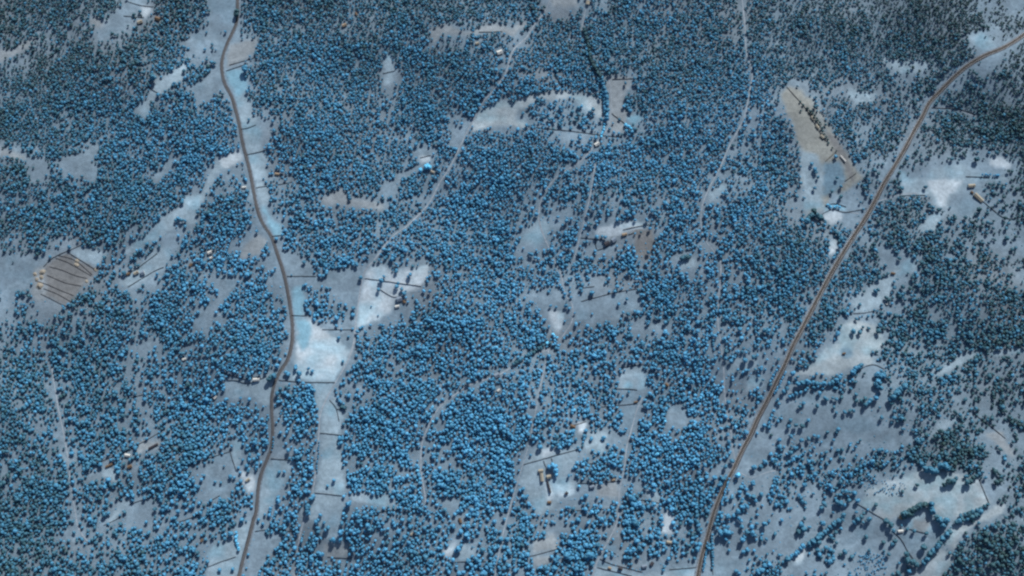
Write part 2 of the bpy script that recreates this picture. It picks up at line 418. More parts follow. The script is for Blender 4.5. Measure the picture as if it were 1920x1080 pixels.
TRACKS = [
 (2.2, [(1040,-20),(1022,20),(1005,42),(987,70),(965,90),(957,107),(947,140),(925,170),(905,192),(890,220),(877,245),(865,270),(845,312),(825,342),(807,377),(792,395),(765,422),(737,442),(720,462),(702,487),(685,507),(677,535),(670,585),(666,617),(664,640),(655,670),(642,695),(627,720),(610,752),(600,780),(598,812),(595,847),(591,892),(585,925),(575,960),(562,1005),(555,1060),(550,1100)], 3.2),
 (2.0, [(1105,-20),(1102,5),(1095,30),(1092,55),(1096,75)], 2.6),
 (2.0, [(1142,150),(1146,180),(1145,212),(1140,240),(1122,262),(1107,282),(1085,305),(1052,325),(1035,342),(1020,362),(1012,385),(1010,410)], 2.6),
 (4.2, [(1010,410),(1015,430),(1025,455)], 4.2),
 (2.0, [(1025,455),(1040,490),(1052,515),(1056,535),(1062,555),(1073,572),(1073,600),(1062,620),(1048,638)], 2.6),
 (2.0, [(1030,652),(1020,695),(1011,735),(1004,772),(992,830),(980,872),(967,915),(947,985),(935,1042),(925,1100)], 2.2),
 (2.0, [(1391,-20),(1392,2),(1397,50),(1399,95),(1410,137),(1405,175),(1397,215),(1385,242),(1367,275),(1350,315),(1330,352),(1317,385),(1314,415),(1320,445),(1337,470),(1351,490),(1350,535),(1347,560),(1346,602),(1352,645),(1357,695),(1360,752),(1370,805),(1374,840),(1380,868)], 2.7),
 (2.0, [(1116,308),(1107,365),(1097,407),(1087,445),(1075,490)], 2.4),
 (2.0, [(1030,655),(985,672),(940,700),(880,722),(850,742),(827,760),(810,785),(800,807),(792,825),(789,860),(791,892),(797,927),(799,945)], 3.2),
 (2.0, [(1205,745),(1195,767),(1182,812),(1175,840),(1170,880),(1161,922),(1160,960),(1155,985),(1140,1015),(1120,1052),(1108,1090)], 2.6),
 (2.0, [(97,690),(105,740),(120,817),(127,860),(135,922),(142,965),(147,990),(160,1010),(172,1022)], 2.6),
 (2.0, [(1645,378),(1670,370),(1692,364),(1720,362)], 2.4),
 (2.0, [(1610,400),(1585,398),(1570,395)], 2.0),
 (2.0, [(1385,885),(1410,895),(1440,885),(1470,880)], 1.8),
 (2.0, [(1745,202),(1780,203),(1830,218)], 1.8),
]

# dry-stone walls and fence lines: (label, pixel line, width, height)
WALLS = [
 ("dark wall edging the top of the striped tan field by the west road", [(430,122),(455,115),(478,108)]),
 ("dark wall between the striped tan field and the bright cyan meadow", [(424,133),(445,126),(465,119)]),
 ("short dark wall below the cyan meadow beside the west road", [(452,242),(465,240),(480,234)]),
 ("thin wall crossing the pale strip east of the road, above the orange house", [(463,290),(478,287),(494,283)]),
 ("dark wall running into the trees below the orange-roofed house", [(480,352),(505,348),(530,345),(549,341)]),
 ("short dark wall at the foot of the cyan strip by the road", [(511,443),(528,441),(545,438)]),
 ("dark wall across the top of the broad central meadow", [(538,518),(560,518),(592,518)]),
 ("dark wall closing the light strip left of the wedge-shaped grove", [(547,591),(562,592),(577,592)]),
 ("dark wall along the foot of the wedge-shaped grove", [(604,618),(635,618),(664,618)]),
 ("long dark wall along the lower edge of the white central meadow", [(523,713),(560,716),(600,717),(628,717)]),
 ("short dark wall stub right of the track below the grove", [(665,655),(677,656)]),
 ("long dark wall across the white field east of the track", [(684,522),(720,527),(755,532),(790,537)]),
 ("curved dark wall leading to the grey-roofed house by the white field", [(712,542),(722,549),(738,557),(752,556)]),
 ("dark wall crossing the grove east of the west road, sloping down right", [(523,774),(545,780),(570,787),(590,790)]),
 ("short dark wall beside the pale triangle south of the central meadow", [(630,767),(650,767)]),
 ("thin curving wall through the pale triangle south of the central meadow", [(618,750),(630,765),(636,790)]),
 ("dark wall at the head of the long light-blue paddock", [(600,812),(622,814),(642,816)]),
 ("straight dark wall between the light-blue paddock and the white one", [(590,924),(618,927),(647,930)]),
 ("dark wall east from the west road across the narrow pasture", [(508,860),(535,862),(565,864),(592,863)]),
 ("dark wall with scattered trees near the foot of the west road", [(478,996),(505,993),(530,995),(560,997)]),
 ("dark wall under the small square tan plot at the bottom", [(614,1044),(635,1046),(660,1047)]),
 ("dark wall left of the road through thin trees, end of the south track", [(705,961),(740,957),(770,954),(792,950)]),
 ("dark line wall right of the south clearing, level run", [(852,1054),(880,1053),(920,1053)]),
 ("long dark wall sweeping below the crescent clearing", [(1004,239),(1040,243),(1080,247),(1130,254),(1165,257)]),
 ("dark wall at the inner right corner of the crescent clearing", [(1080,165),(1105,175),(1128,183)]),
 ("dark wall above the pale paddock right of the tree row", [(1148,149),(1175,148),(1215,146),(1255,145)]),
 ("slanting dark wall below the pale paddock right of the tree row", [(1147,213),(1165,227),(1185,242)]),
 ("dark wall east of the narrow light glade, sloping", [(718,138),(740,133)]),
 ("short level wall in the long pale gap near the top", [(898,60),(920,60),(942,59)]),
 ("dark wall below the tan field at the top edge", [(960,17),(990,18),(1020,19)]),
 ("dark wall right of the small white plot by the track", [(805,272),(835,277),(857,280)]),
 ("thin wall across the small white plot by the track", [(788,296),(808,291)]),
 ("thin wall in the wood left of the central meadow", [(565,453),(600,452),(662,453)]),
 ("long dark wall above the brown-roofed house in the eastern glade", [(1168,431),(1190,426),(1212,422),(1232,420)]),
 ("dark wall running east from the brown-roofed house", [(1178,440),(1190,436)]),
 ("dark wall left of the twin dark barns", [(1089,446),(1112,448),(1134,450)]),
 ("dark wall on the lower side of the twin dark barns", [(1120,469),(1135,464),(1152,456)]),
 ("thin wall closing the small plot left of the twin barns", [(1116,450),(1117,460),(1119,468)]),
 ("long dark wall over the grey field east of the looping track", [(1090,565),(1120,557),(1155,548),(1198,541)]),
 ("short wall in the clearing above the looping track", [(1090,540),(1115,537)]),
 ("dark wall on top of the square white paddock", [(1160,690),(1180,687),(1207,683)]),
 ("dark wall at the foot of the square white paddock", [(1147,729),(1172,729),(1195,731)]),
 ("dark wall below the shrubby plot under the square paddock", [(1115,764),(1150,761),(1190,757)]),
 ("dark wall beside the small brown house on the white yard", [(1070,798),(1085,795),(1099,790)]),
 ("long straight wall above the farm with the long tan shed", [(982,871),(1010,863),(1045,853),(1082,843)]),
 ("short dark wall running down to the farm with the long tan shed", [(1019,864),(1026,882)]),
 ("short dark wall beside the blue thicket of the farm with the long tan shed", [(1034,859),(1038,874)]),
 ("dark wall right of the farm, towards the south-east track", [(1083,906),(1110,906),(1135,904),(1163,902)]),
 ("dark wall east of the clearing between the farm and the wood", [(1095,870),(1118,869)]),
 ("dark wall through the thin wood below the farm", [(1070,958),(1100,956),(1150,954)]),
 ("dark wall sloping across the thin wood east of the south-east track", [(1202,937),(1222,940),(1242,945)]),
 ("wall under the tan clearing near the bottom", [(1042,1024),(1062,1022)]),
 ("long bent wall along the bottom tan clearing", [(985,1045),(1010,1039),(1042,1030)]),
 ("upper dark wall of the pair by the bottom farm", [(1125,1048),(1145,1057),(1175,1065),(1205,1073)]),
 ("lower dark wall of the pair by the bottom farm", [(1120,1064),(1145,1070),(1185,1080)]),
 ("short dark wall beside the blue-green plot near the bottom farm", [(1133,1030),(1145,1034),(1155,1039)]),
 ("thin wall at the bottom leading to the east road", [(1255,1068),(1280,1066),(1305,1064)]),
 ("dark line wall leaving the east road towards the bottom edge", [(1332,1000),(1334,1040),(1337,1078)]),
 ("dark wall from the trees to the pale tan field, far upper right", [(1742,74),(1770,72),(1795,62),(1832,54)]),
 ("dark wall branching right from the east road bend", [(1746,202),(1790,204),(1815,210),(1830,216)]),
 ("long straight wall down the ruined terrace of the tan field", [(1475,163),(1490,180),(1510,203),(1530,237),(1548,265)]),
 ("tan brown wall stub across the lower terrace of the tan field", [(1547,303),(1556,295),(1564,287)]),
 ("wall below the tan field ruins, parallel stub further down", [(1584,340),(1594,333),(1605,325)]),
 ("dark wall meeting the east road from the left by the white patch", [(1514,412),(1535,405),(1560,393),(1585,398),(1625,391)]),
 ("curved dark wall along the arc-shaped cyan pond bank", [(1547,386),(1560,382),(1575,384),(1586,388)]),
 ("thin dark wall along the top of the round wood east of the road", [(1690,367),(1715,366),(1735,366)]),
 ("dark level wall east of the wide pale field", [(1811,331),(1835,332),(1855,334)]),
 ("long dark wall sweeping down right from the eastern farm", [(1842,377),(1860,392),(1880,407),(1900,410),(1925,402)]),
 ("dark wall below the small eastern clearing", [(1600,588),(1625,586),(1655,579)]),
 ("curved dark wall below the big eastern clearing", [(1588,703),(1605,700),(1622,687),(1640,684),(1658,692)]),
 ("long dark wall leaving the east road under the tree line", [(1478,740),(1500,732),(1525,725),(1545,718)]),
 ("dark wall slanting down the far right farm gap", [(1825,775),(1845,790),(1868,808),(1885,822)]),
 ("long dark wall slanting from the big pale field to its farmstead", [(1608,945),(1625,955),(1645,967),(1665,978)]),
 ("dark wall closing the right end of the big pale field", [(1836,900),(1845,922),(1855,945)]),
 ("dark wall running south from the farmstead of the big pale field", [(1675,998),(1690,1012),(1700,1030),(1712,1048)]),
 ("short dark wall beneath the pinkish yard of the farmstead", [(1705,992),(1735,1000)]),
 ("diagonal dark wall in the north-west pale gap", [(227,105),(245,130),(270,158),(302,178)]),
 ("dark wall in the upper-left clearing by the pale plot", [(240,3),(262,10),(288,13)]),
 ("dark wall under the upper-left clearing", [(232,30),(255,32),(270,33)]),
 ("dark wall between trees above the long pale valley", [(297,272),(315,280),(332,288)]),
 ("long dark wall rising from the ploughed tan field to the wood", [(82,500),(95,487),(112,477),(140,465),(165,452)]),
 ("dark wall along the right slope of the ploughed tan field", [(127,473),(150,487),(180,506)]),
 ("first furrow wall in the ploughed tan field", [(110,479),(130,484),(145,491),(173,515)]),
 ("second furrow wall in the ploughed tan field", [(104,484),(125,491),(145,502),(171,517)]),
 ("third furrow wall in the ploughed tan field", [(93,500),(115,506),(140,516),(163,522)]),
 ("fourth furrow wall in the ploughed tan field", [(88,516),(105,523),(125,531),(152,536)]),
 ("fifth furrow wall in the ploughed tan field", [(66,526),(90,534),(115,545),(138,554)]),
 ("sixth furrow wall in the ploughed tan field", [(82,541),(105,550),(120,558),(134,566)]),
 ("lowest furrow wall in the ploughed tan field", [(76,551),(95,560),(110,568),(127,575)]),
 ("dark wall along the upper edge of the small farm below the valley", [(232,515),(255,505),(275,490),(295,475)]),
 ("dark wall along the lower edge of the small farm below the valley", [(240,538),(265,523),(290,508),(307,501)]),
 ("dark wall through the trees left of the west road's white house", [(430,372),(445,367),(455,363)]),
 ("upper of two dark walls by the white shed near the west road", [(412,698),(440,706),(462,711),(485,706)]),
 ("lower of two dark walls by the white shed near the west road", [(425,713),(445,714),(465,719),(500,706)]),
 ("faint dark wall in the mid-left wood, sloping up right", [(225,750),(255,743),(297,733)]),
 ("dark wall lower down the mid-left wood, sloping up right", [(130,790),(150,778),(168,772)]),
 ("dark wall at the top of the blue quadrangle field", [(368,866),(400,856),(430,847)]),
 ("dark wall along the right side of the blue quadrangle field", [(431,845),(436,862),(443,884)]),
 ("dark wall below the blue quadrangle field, short stub", [(390,942),(412,929)]),
 ("dark wall over the blue-grey clearing in the lower-left wood", [(243,946),(262,939),(283,933)]),
 ("dark wall under the pale clearing in the lower-left wood", [(195,985),(212,977),(228,968)]),
 ("dark wall rising right towards the small houses by the west road", [(320,983),(350,974),(375,964)]),
 ("thin dark wall crossing the pale field at the foot of the west road", [(390,1063),(415,1053),(442,1044)]),
 ("long shed-side wall left of the lower-left farm", [(180,870),(205,859),(230,850),(250,840)]),
 ("dark wall meandering over the lower-left farm yard", [(250,838),(275,825),(297,812)]),
 ("brown tree-shaded wall from the eastern wood to the bright cyan bushes", [(962,680),(985,668),(1005,657),(1022,647)]),
]

# houses: px, py, length, width, angle (deg), roof, wall, label
HOUSES = [
 (937, 99, 11, 9, 20, 'r_white', 'w_pale', "bright white square house in the wood above the crescent clearing", 'house'),
 (646, 48, 9, 6, 25, 'r_orange', 'w_brown', "small orange-roofed house in the wood near the top edge", 'house'),
 (668, 27, 7, 4, -60, 'r_brown', 'w_pale', "small brown hut up the slope from the orange-roofed house", 'hut'),
 (263, 42, 10, 7, 20, 'r_tan', 'w_brown', "tan-roofed house beside the upper-left clearing", 'house'),
 (296, 36, 11, 8, -20, 'r_brown', 'w_brown', "dark brown barn right of the upper-left clearing", 'barn'),
 (1119, 271, 10, 7, 30, 'r_white', 'w_pale', "white house at the end of the tree row below the pale paddock", 'house'),
 (1102, 6, 8, 7, 80, 'r_tan', 'w_pale', "pale tan house at the top edge on the track", 'house'),
 (798, 313, 6, 4, 0, 'r_white', 'w_pale', "tiny pale hut among bright cyan trees by the track", 'hut'),
 (811, 323, 8, 4, -30, 'r_tan', 'w_pale', "small tan cottage just below the bright cyan trees", 'cottage'),
 (749, 561, 11, 9, 15, 'r_grey', 'w_pale', "grey-roofed house at the corner of the white field", 'house'),
 (758, 566, 6, 5, -60, 'r_brown', 'w_brown', "small brown lean-to house right of the grey-roofed one", 'shed'),
 (745, 575, 8, 5, 10, 'r_white', 'w_pale', "white outbuilding below the grey-roofed house", 'outbuilding'),
 (1151, 450, 9, 9, 35, 'r_grey', 'w_pale', "grey-roofed barn, right of the twin barns", 'barn'),
 (1138, 457, 10, 8, 30, 'r_dark', 'w_brown', "black-roofed barn, left of the twin barns", 'barn'),
 (1171, 440, 10, 5, 12, 'r_orange', 'w_brown', "brown-orange roofed house under the eastern glade wall", 'house'),
 (932, 704, 10, 9, 25, 'r_grey', 'w_brown', "square grey-roofed house in the pinkish yard", 'house'),
 (935, 732, 6, 4, 40, 'r_white', 'w_pale', "tiny white hut below the house in the pinkish yard", 'hut'),
 (1074, 800, 10, 6, -20, 'r_brown', 'w_brown', "small brown house left of the white yard", 'house'),
 (1016, 895, 16, 6, -84, 'r_tan', 'w_pale', "long tan-roofed shed on the farm yard", 'shed'),
 (1014, 883, 9, 6, 5, 'r_tan', 'w_brown', "tan byre at the head of the long shed", 'byre'),
 (1029, 894, 8, 7, 10, 'r_tan', 'w_brown', "square tan-roofed farmhouse below the blue thicket", 'farmhouse'),
 (1029, 913, 24, 3.5, -76, 'r_dark', 'w_brown', "very long narrow dark byre on the farm yard", 'byre'),
 (1062, 925, 6, 5, 40, 'r_dark', 'w_pale', "small dark hut on the white ground right of the farm", 'hut'),
 (1030, 942, 7, 5, 0, 'r_brown', 'w_brown', "dark brown hut south of the long narrow byre", 'hut'),
 (1110, 913, 9, 6, 10, 'r_grey', 'w_brown', "grey cottage under the wall right of the farm", 'cottage'),
 (1150, 900, 7, 3.5, 10, 'r_orange', 'w_brown', "small orange hut at the end of the wall right of the farm", 'hut'),
 (1250, 722, 7, 6, -40, 'r_brown', 'w_brown', "small brown house east of the square white paddock", 'house'),
 (1192, 754, 7, 3, 10, 'r_brown', 'w_brown', "long brown hut on the wall below the square paddock", 'hut'),
 (1688, 970, 8, 7, 60, 'r_orange', 'w_pale', "pinkish-roofed house at the end of the curved dark hedge", 'house'),
 (1688, 996, 10, 5, 5, 'r_white', 'w_pale', "pale shed below the pinkish-roofed house", 'shed'),
 (1821, 349, 14, 7, 4, 'r_tan', 'w_pale', "tan-roofed long house of the eastern farm", 'house'),
 (1834, 371, 22, 8, -48, 'r_tan', 'w_brown', "big tan-roofed barn slanting across the eastern farm", 'barn'),
 (1822, 361, 6, 4, -40, 'r_brown', 'w_brown', "little brown shed between the two big roofs of the eastern farm", 'shed'),
 (1663, 570, 5, 3.5, 30, 'r_white', 'w_pale', "tiny white hut at the edge of the small eastern clearing", 'hut'),
 (1582, 663, 6, 3, 10, 'r_brown', 'w_brown', "low brown ruin alone in the big eastern clearing", 'ruin'),
 (1674, 513, 8, 4, -10, 'r_brown', 'w_brown', "low tan ruin among pasture above the small eastern clearing", 'ruin'),
 (394, 474, 8, 6, 20, 'r_white', 'w_pale', "white house in the wood below the long pale valley", 'house'),
 (396, 484, 5, 4, 20, 'r_white', 'w_pale', "white hut just below the white house in the wood", 'hut'),
 (358, 497, 7, 5, 50, 'r_brown', 'w_brown', "dark brown hut left of the white house in the wood", 'hut'),
 (458, 352, 8, 4, 5, 'r_white', 'w_pale', "white house close left of the west road", 'house'),
 (520, 327, 9, 5, -10, 'r_orange', 'w_brown', "orange-roofed house right of the west road", 'house'),
 (256, 512, 10, 6, 30, 'r_tan', 'w_pale', "tan-roofed farmhouse between two walls below the valley", 'farmhouse'),
 (241, 514, 8, 5, 25, 'r_brown', 'w_brown', "brown shed left of the farmhouse between two walls", 'shed'),
 (268, 512, 7, 9, 20, 'r_grey', 'w_pale', "grey square byre right of the farmhouse between two walls", 'byre'),
 (346, 674, 7, 4, 15, 'r_white', 'w_pale', "little white house in the mid-left wood", 'house'),
 (481, 712, 13, 6, 4, 'r_white', 'w_pale', "oblong white shed left of the west road", 'shed'),
 (404, 745, 7, 4, 50, 'r_white', 'w_pale', "pale hut at the edge of the wood below the white shed", 'hut'),
 (240, 854, 10, 6, -10, 'r_white', 'w_pale', "bright pale house of the lower-left farm", 'house'),
 (288, 837, 20, 4, 28, 'r_dark', 'w_brown', "long dark shed of the lower-left farm", 'shed'),
 (205, 873, 14, 4, 25, 'r_brown', 'w_brown', "narrow brown shed, lowest of the lower-left farm", 'shed'),
 (244, 875, 8, 6, 20, 'r_brown', 'w_brown', "dark hut in the trees below the lower-left farm's bright house", 'hut'),
 (465, 900, 8, 5, 30, 'r_tan', 'w_pale', "tan house on bare ground left of the lower west road", 'house'),
 (379, 1013, 6, 4, 60, 'r_brown', 'w_brown', "small brown hut in the lower-left wood", 'hut'),
 (863, 976, 9, 5, -70, 'r_brown', 'w_pale', "brown-roofed hut in the wood right of the south track", 'hut'),
 (773, 1001, 6, 4, 40, 'r_tan', 'w_pale', "little tan hut in the wood left of the bottom clearing", 'hut'),
 (1254, 1017, 9, 6, -10, 'r_tan', 'w_brown', "tan-roofed farmhouse near the bottom wood", 'farmhouse'),
 (1163, 1066, 8, 6, -15, 'r_dark', 'w_pale', "dark-roofed house between the two bottom walls", 'house'),
 (1143, 1065, 6, 4, -20, 'r_orange', 'w_brown', "pink-orange hut between the two bottom walls", 'hut'),
 (1208, 1062, 9, 6, 10, 'r_grey', 'w_pale', "grey house right of the bottom walls", 'house'),
 (1222, 1057, 7, 6, 50, 'r_dark', 'w_brown', "black-roofed barn beside the grey house near the bottom", 'barn'),
 (132, 489, 0, 0, 0, '', '', '', ''),
 (1903, 80, 0, 0, 0, '', '', '', ''),
 (1523, 222, 9, 5, -55, 'r_tan', 'w_brown', "upper tan ruin on the terrace of the tan field", 'ruin'),
 (1532, 238, 8, 5, -55, 'r_tan', 'w_brown', "middle tan ruin on the terrace of the tan field", 'ruin'),
 (1541, 257, 9, 5, -45, 'r_tan', 'w_brown', "lower tan ruin on the terrace of the tan field", 'ruin'),
 (1580, 298, 16, 2.5, -52, 'r_white', 'w_pale', "thin white-roofed shelter below the terrace ruins", 'shelter'),
 (895, 82, 7, 5, 20, 'r_tan', 'w_brown', "tan hut in the wood left of the bright white square house", 'hut'),
]
HOUSES = [h for h in HOUSES if h[7]]

# rubble heaps beside the ploughed field and elsewhere: px, py, radius
HEAPS = [(144,489,4.5,"round tan spoil heap in the ploughed field, upper of two"),
         (143,497,5.5,"tan spoil heap in the ploughed field, just below the upper one"),
         (66,514,4,"tan rubble heap at the field corner, leftmost of its cluster"),
         (80,510,6,"largest tan rubble heap at the left end of the ploughed field"),
         (78,520,4.5,"dark-edged tan rubble heap under the largest one"),
         (69,524,4,"tan rubble heap at the start of the fifth furrow wall"),
         (75,536,7,"bright yellow-tan rubble heap left of the sixth furrow wall"),
         (179,506,4,"tan heap at the right corner of the ploughed field"),
         (162,528,3.5,"tan heap at the right end of the fourth furrow")]

# single trees traced from the photograph: px, py, crown radius (the tree's foot)
PASTURE = [(1382,892,6,1.0),(1505,758,4.6),(1498,764,4.2),(1531,763,4.8),(1563,765,3.5),(1567,775,4),(1599,772,4.2),(1592,771,5),(1583,774,5),
 (1481,790,5),(1478,801,5.2),(1491,799,5.4),(1503,800,5.6),(1514,790,5),(1453,784,3.2),(1461,785,3.2),(1450,772,4.5),(1570,807,5.2),(1550,812,4),
 (1460,826,5),(1482,820,5),(1501,827,5.5),(1514,825,5),(1489,841,4.6),(1469,840,4),(1526,818,4.5),(1533,820,4.6),(1550,813,3.6),(1568,811,4.2),
 (1620,749,5),(1614,753,4.5),(1605,753,4.5),(1602,718,5.5),(1604,741,4.5),(1577,747,5),(1567,750,4),(1560,747,4),(1549,750,5),(1545,748,4.5),
 (1611,625,5.5),(1617,615,3.5),(1628,617,4),(1598,624,5.8),(1645,623,6),(1648,612,5),(1655,617,5),(1667,658,4),(1635,662,4),(1642,661,4),
 (1640,548,5.5),(1645,546,5),(1611,573,4),(1618,548,4),(1665,565,5.5),(1660,560,5),(1675,542,5),(1678,594,6),
 (1526,355,4.5),(1521,310,5),(1527,320,5),(1529,326,4.5),(1533,334,4),(1568,336,3.8),(1576,352,4),(1559,361,3.6),
 (1734,353,5),(1690,355,5),(1829,301,6),(1806,290,5),(1783,300,5),(1828,302,5),(1880,372,5),(1885,388,5),(1885,449,6),(1903,446,4),(1896,470,4.5),(1833,396,6),
 (1718,910,4.5),(1691,923,4),(1641,948,5),(1768,910,5),(1776,904,6.5),(1784,904,6.5),(1811,906,7),(1816,904,6),(1874,903,5),(1790,898,5),
 (1543,945,5),(1538,953,5),(1546,948,5.5),(1568,942,6),(1575,945,6),(1590,940,5.5),(1509,944,5),(1507,973,5),(1500,985,6),(1495,998,6),(1505,993,7),(1555,1006,5.5),
 (1534,1018,5.5),(1547,1028,5),(1555,1032,5),(1582,1036,6),(1561,1050,5),(1538,1046,4.5),(1622,1008,5),(1655,1018,5),(1628,975,6),(1614,970,5),(1605,975,6),(1600,980,5),(1730,1027,6.5),
 (1672,1020,5),(1677,1015,5),(1665,1040,4.5),(1698,1040,6),(1700,1052,7),(1708,1055,7),(1716,1060,6),(1660,978,6),(1668,985,6.5),(1673,996,5.5),(1712,997,5),(1735,1001,5),
 (1389,915,5),(1412,878,6),(1425,876,5),(1411,933,6),(1416,940,5),(1401,928,4.5),(1382,960,6),(1375,968,5),(1364,970,6),(1352,970,5.5),(1344,992,4),(1350,1000,7),(1358,998,7),(1364,1000,6.5),(1372,1001,4.5),
 (1418,983,4.5),(1432,984,6),(1409,1001,6),(1414,1005,5.5),(1391,1013,6),(1395,1008,5),(1436,1012,4.5),(1427,1013,5),(1404,1051,4),(1379,1072,5),(1384,1076,5),(1366,1033,3.5),(1392,1036,5),(1401,1032,5),(1424,1050,5),(1417,1044,3.5),
 (1419,1073,7),(1426,1070,7),(1432,1062,6),
 (560,1041,5),(601,967,4.5),(627,902,4.2),(615,912,3.5),(580,951,5),(579,963,5),(588,932,5.5),(584,936,5),(616,991,4.5),(594,980,5),(597,976,4),(608,981,4),(611,995,4),(626,1013,5.5),(534,885,4.2),(524,887,4),
 (555,692,4.5),(562,702,6),(555,688,4),(579,693,4.5),(586,697,4),(541,703,5),(537,700,4.5),(636,635,4),(643,679,3.5),(654,633,3),
 (715,528,5.5),(720,520,4),(747,532,3.5),(769,517,5),(766,521,4),(710,545,4),(696,576,2),(709,593,2),(571,493,5),(677,523,4.5),(547,517,2.2),
 (1018,222,4.5),(1029,226,5),(1049,236,5),(1070,242,4),(1086,235,4.5),(1089,238,4),(1098,244,4),(1033,250,4),(1101,228,4),(1086,218,5),(1105,213,5),(1112,208,5),(1084,205,4.5),(1073,212,4.5),(1056,220,4),(1172,158,4),(1161,226,3.5),(1149,233,3),
 (1061,575,5),(1067,580,4.5),(1043,578,4),(1032,575,4),(1110,590,2.5),(1160,572,4),(1175,563,4),(1168,588,4),(1222,551,3),
 (1396,677,6),(1412,672,6),(1108,824,5),(1132,822,5),(1130,825,4),(1122,850,3.5),(1111,846,4),(1171,696,3),(1167,745,4),(1178,737,4),
 (1192,983,7),(1188,978,7),(1181,934,7),(1186,937,6),(1195,990,5),
 (398,120,5),(404,121,4.5),(379,146,5),(371,148,5),(346,136,4.5),(290,150,7),(286,145,6),(388,63,3.5),(461,133,8),(187,260,0),(348,427,4),(342,416,5),(336,412,5),(331,415,4),
 (467,226,3.5),(433,895,5),(441,897,4),(404,905,3.5),(415,906,3.5),(413,922,0),(421,875,2.5),(393,864,3),(400,864,3),(385,870,3),(210,945,4),(437,1068,4),(413,1070,4.5),
 (905,1033,6),(885,1045,5),(893,1050,5.5),(860,1030,6.5),(855,1033,5.5),(893,1052,4),(865,1025,5),(842,1062,5),
 (1034,1045,5),(1045,1047,6),(1042,1052,6),(1062,1043,7),(1068,1047,6.5),(1103,1042,7),(1110,1042,7),(1098,1045,6),(1079,1060,5),(1089,1058,4.5),(1040,1066,6),(1036,1068,5),
 ]
PASTURE = [p if len(p) == 4 else p + (-1,) for p in PASTURE if p[2] > 0]
# rows of trees: pixel line, spacing, radius, tint (-1 = as the wood)
TROWS = [
 ([(1500,193),(1512,205),(1522,215),(1530,228),(1540,242),(1548,258),(1556,270)], 7, 2.6, .02), ([(1516,206),(1527,219),(1536,232),(1545,246)], 6, 2.4, .05), ([(1545,262),(1560,278),(1575,292)], 9, 2.2, .05),
 ([(1094,55),(1099,72),(1104,90),(1106,112),(1116,130),(1127,148)], 4.5, 3.8, .12), ([(1128,150),(1134,170),(1138,190),(1139,215),(1136,232)], 5.5, 4.4, .45),
 ([(1127,155),(1131,175),(1134,195),(1135,215)], 6, 3.8, .5), ([(1133,235),(1130,250),(1125,263)], 4.5, 2.8, 1.0),
 ([(1692,965),(1700,962),(1712,955),(1725,948),(1738,945)], 5, 5.5, .2), ([(1694,970),(1702,966),(1714,959)], 6, 5, .15),
 ([(1743,946),(1745,955),(1745,964)], 5, 5, .3), ([(1753,972),(1760,977),(1765,985),(1772,978),(1780,974)], 6, 6, .3),
 ([(1800,968),(1815,964),(1830,958),(1845,950),(1855,945)], 7, 4.2, .3), ([(1790,980),(1803,976),(1818,972),(1832,965),(1842,957)], 7, 4.6, .3),
 ([(1518,1020),(1530,1010),(1545,998),(1560,985),(1575,975),(1585,962)], 7, 5, .4), ([(1490,1040),(1500,1030),(1508,1022)], 6, 4.5, .6),
 ([(1730,1055),(1742,1040),(1755,1025),(1765,1012),(1778,998),(1783,990)], 8, 5.5, .3), ([(1732,880),(1742,882),(1750,886),(1752,892)], 5, 6.5, .4),
 ([(1760,875),(1770,875),(1777,880)], 5, 6.5, .45), ([(1478,745),(1500,738),(1515,730),(1540,724)], 8, 4, .5),
 ([(1495,722),(1510,718),(1530,720),(1545,722),(1560,720),(1578,706)], 7, 5, .45), ([(1597,700),(1602,692),(1612,688),(1620,690)], 6, 5, .5),
 ([(1640,705),(1652,705),(1645,715),(1648,730),(1640,722),(1660,700)], 5, 5, .4), ([(1672,745),(1682,736),(1692,728),(1698,718)], 6, 6, .35),
 ([(1622,760),(1632,752),(1640,747),(1650,750)], 7, 5, .4), ([(1360,895),(1352,905),(1345,915)], 8, 4.5, .5),
 ([(1366,900),(1362,915),(1357,930),(1352,945)], 4, 2.6, .7), ([(1335,1005),(1335,1030),(1336,1070)], 5, 3, .45),
 ([(1326,1020),(1322,1045),(1318,1075)], 4, 2.2, .6), ([(1458,690),(1450,705),(1440,722)], 6, 3, .6),
 ([(1472,700),(1462,720),(1450,742)], 4.5, 2.2, .7), ([(962,684),(985,670),(1005,659),(1024,646)], 6, 3.8, .3),
 ([(1036,628),(1040,632),(1046,635)], 3.5, 3.4, 1.0), ([(1026,645),(1031,646)], 4, 4, 1.05), ([(788,321),(793,319)], 4, 4, 1.05), ([(799,315),(805,316),(800,310)], 4, 4.5, .95),
 ([(1172,236),(1180,241),(1187,246)], 4, 3.5, 1.0), ([(1842,330),(1852,330),(1866,330),(1874,331)], 5, 2.4, .6),
 ([(1550,386),(1558,390),(1568,389),(1578,391)], 5, 2.6, .9), ([(1561,432),(1568,438),(1576,450),(1583,462)], 6, 4.2, .35),
 ([(444,30),(448,22)], 4, 5, .2), ([(445,1000),(443,1012),(446,1025),(450,1035)], 4, 3, .9), ([(514,820),(513,835),(508,848)], 5, 1.8, .5),
 ([(598,830),(597,850),(595,870),(594,890)], 5, 1.8, .5), ([(577,960),(580,945)], 6, 5, .4), ([(1017,877),(1038,873)], 0, 0, 0),
 ([(1030,876),(1036,874),(1042,877),(1040,884),(1034,886)], 5, 4.5, .75), ([(1044,892),(1046,897)], 4, 4, .8), ([(1086,912),(1090,912)], 3, 3, 1.05),
 ([(1275,488),(1284,484),(1294,486)], 6, 5, .25), ([(1510,418),(1525,400),(1535,412),(1540,412)], 9, 6, .25), ([(1575,372),(1582,370)], 5, 5, .2),
 ([(1840,940),(1850,935)], 0, 0, 0), ([(505,712),(515,706),(520,700)], 6, 5, .3), ([(640,764),(650,766)], 4, 3.6, .2), ([(746,540),(755,545),(762,560)], 7, 4, .5),
]
TROWS = [t for t in TROWS if t[1] > 0]

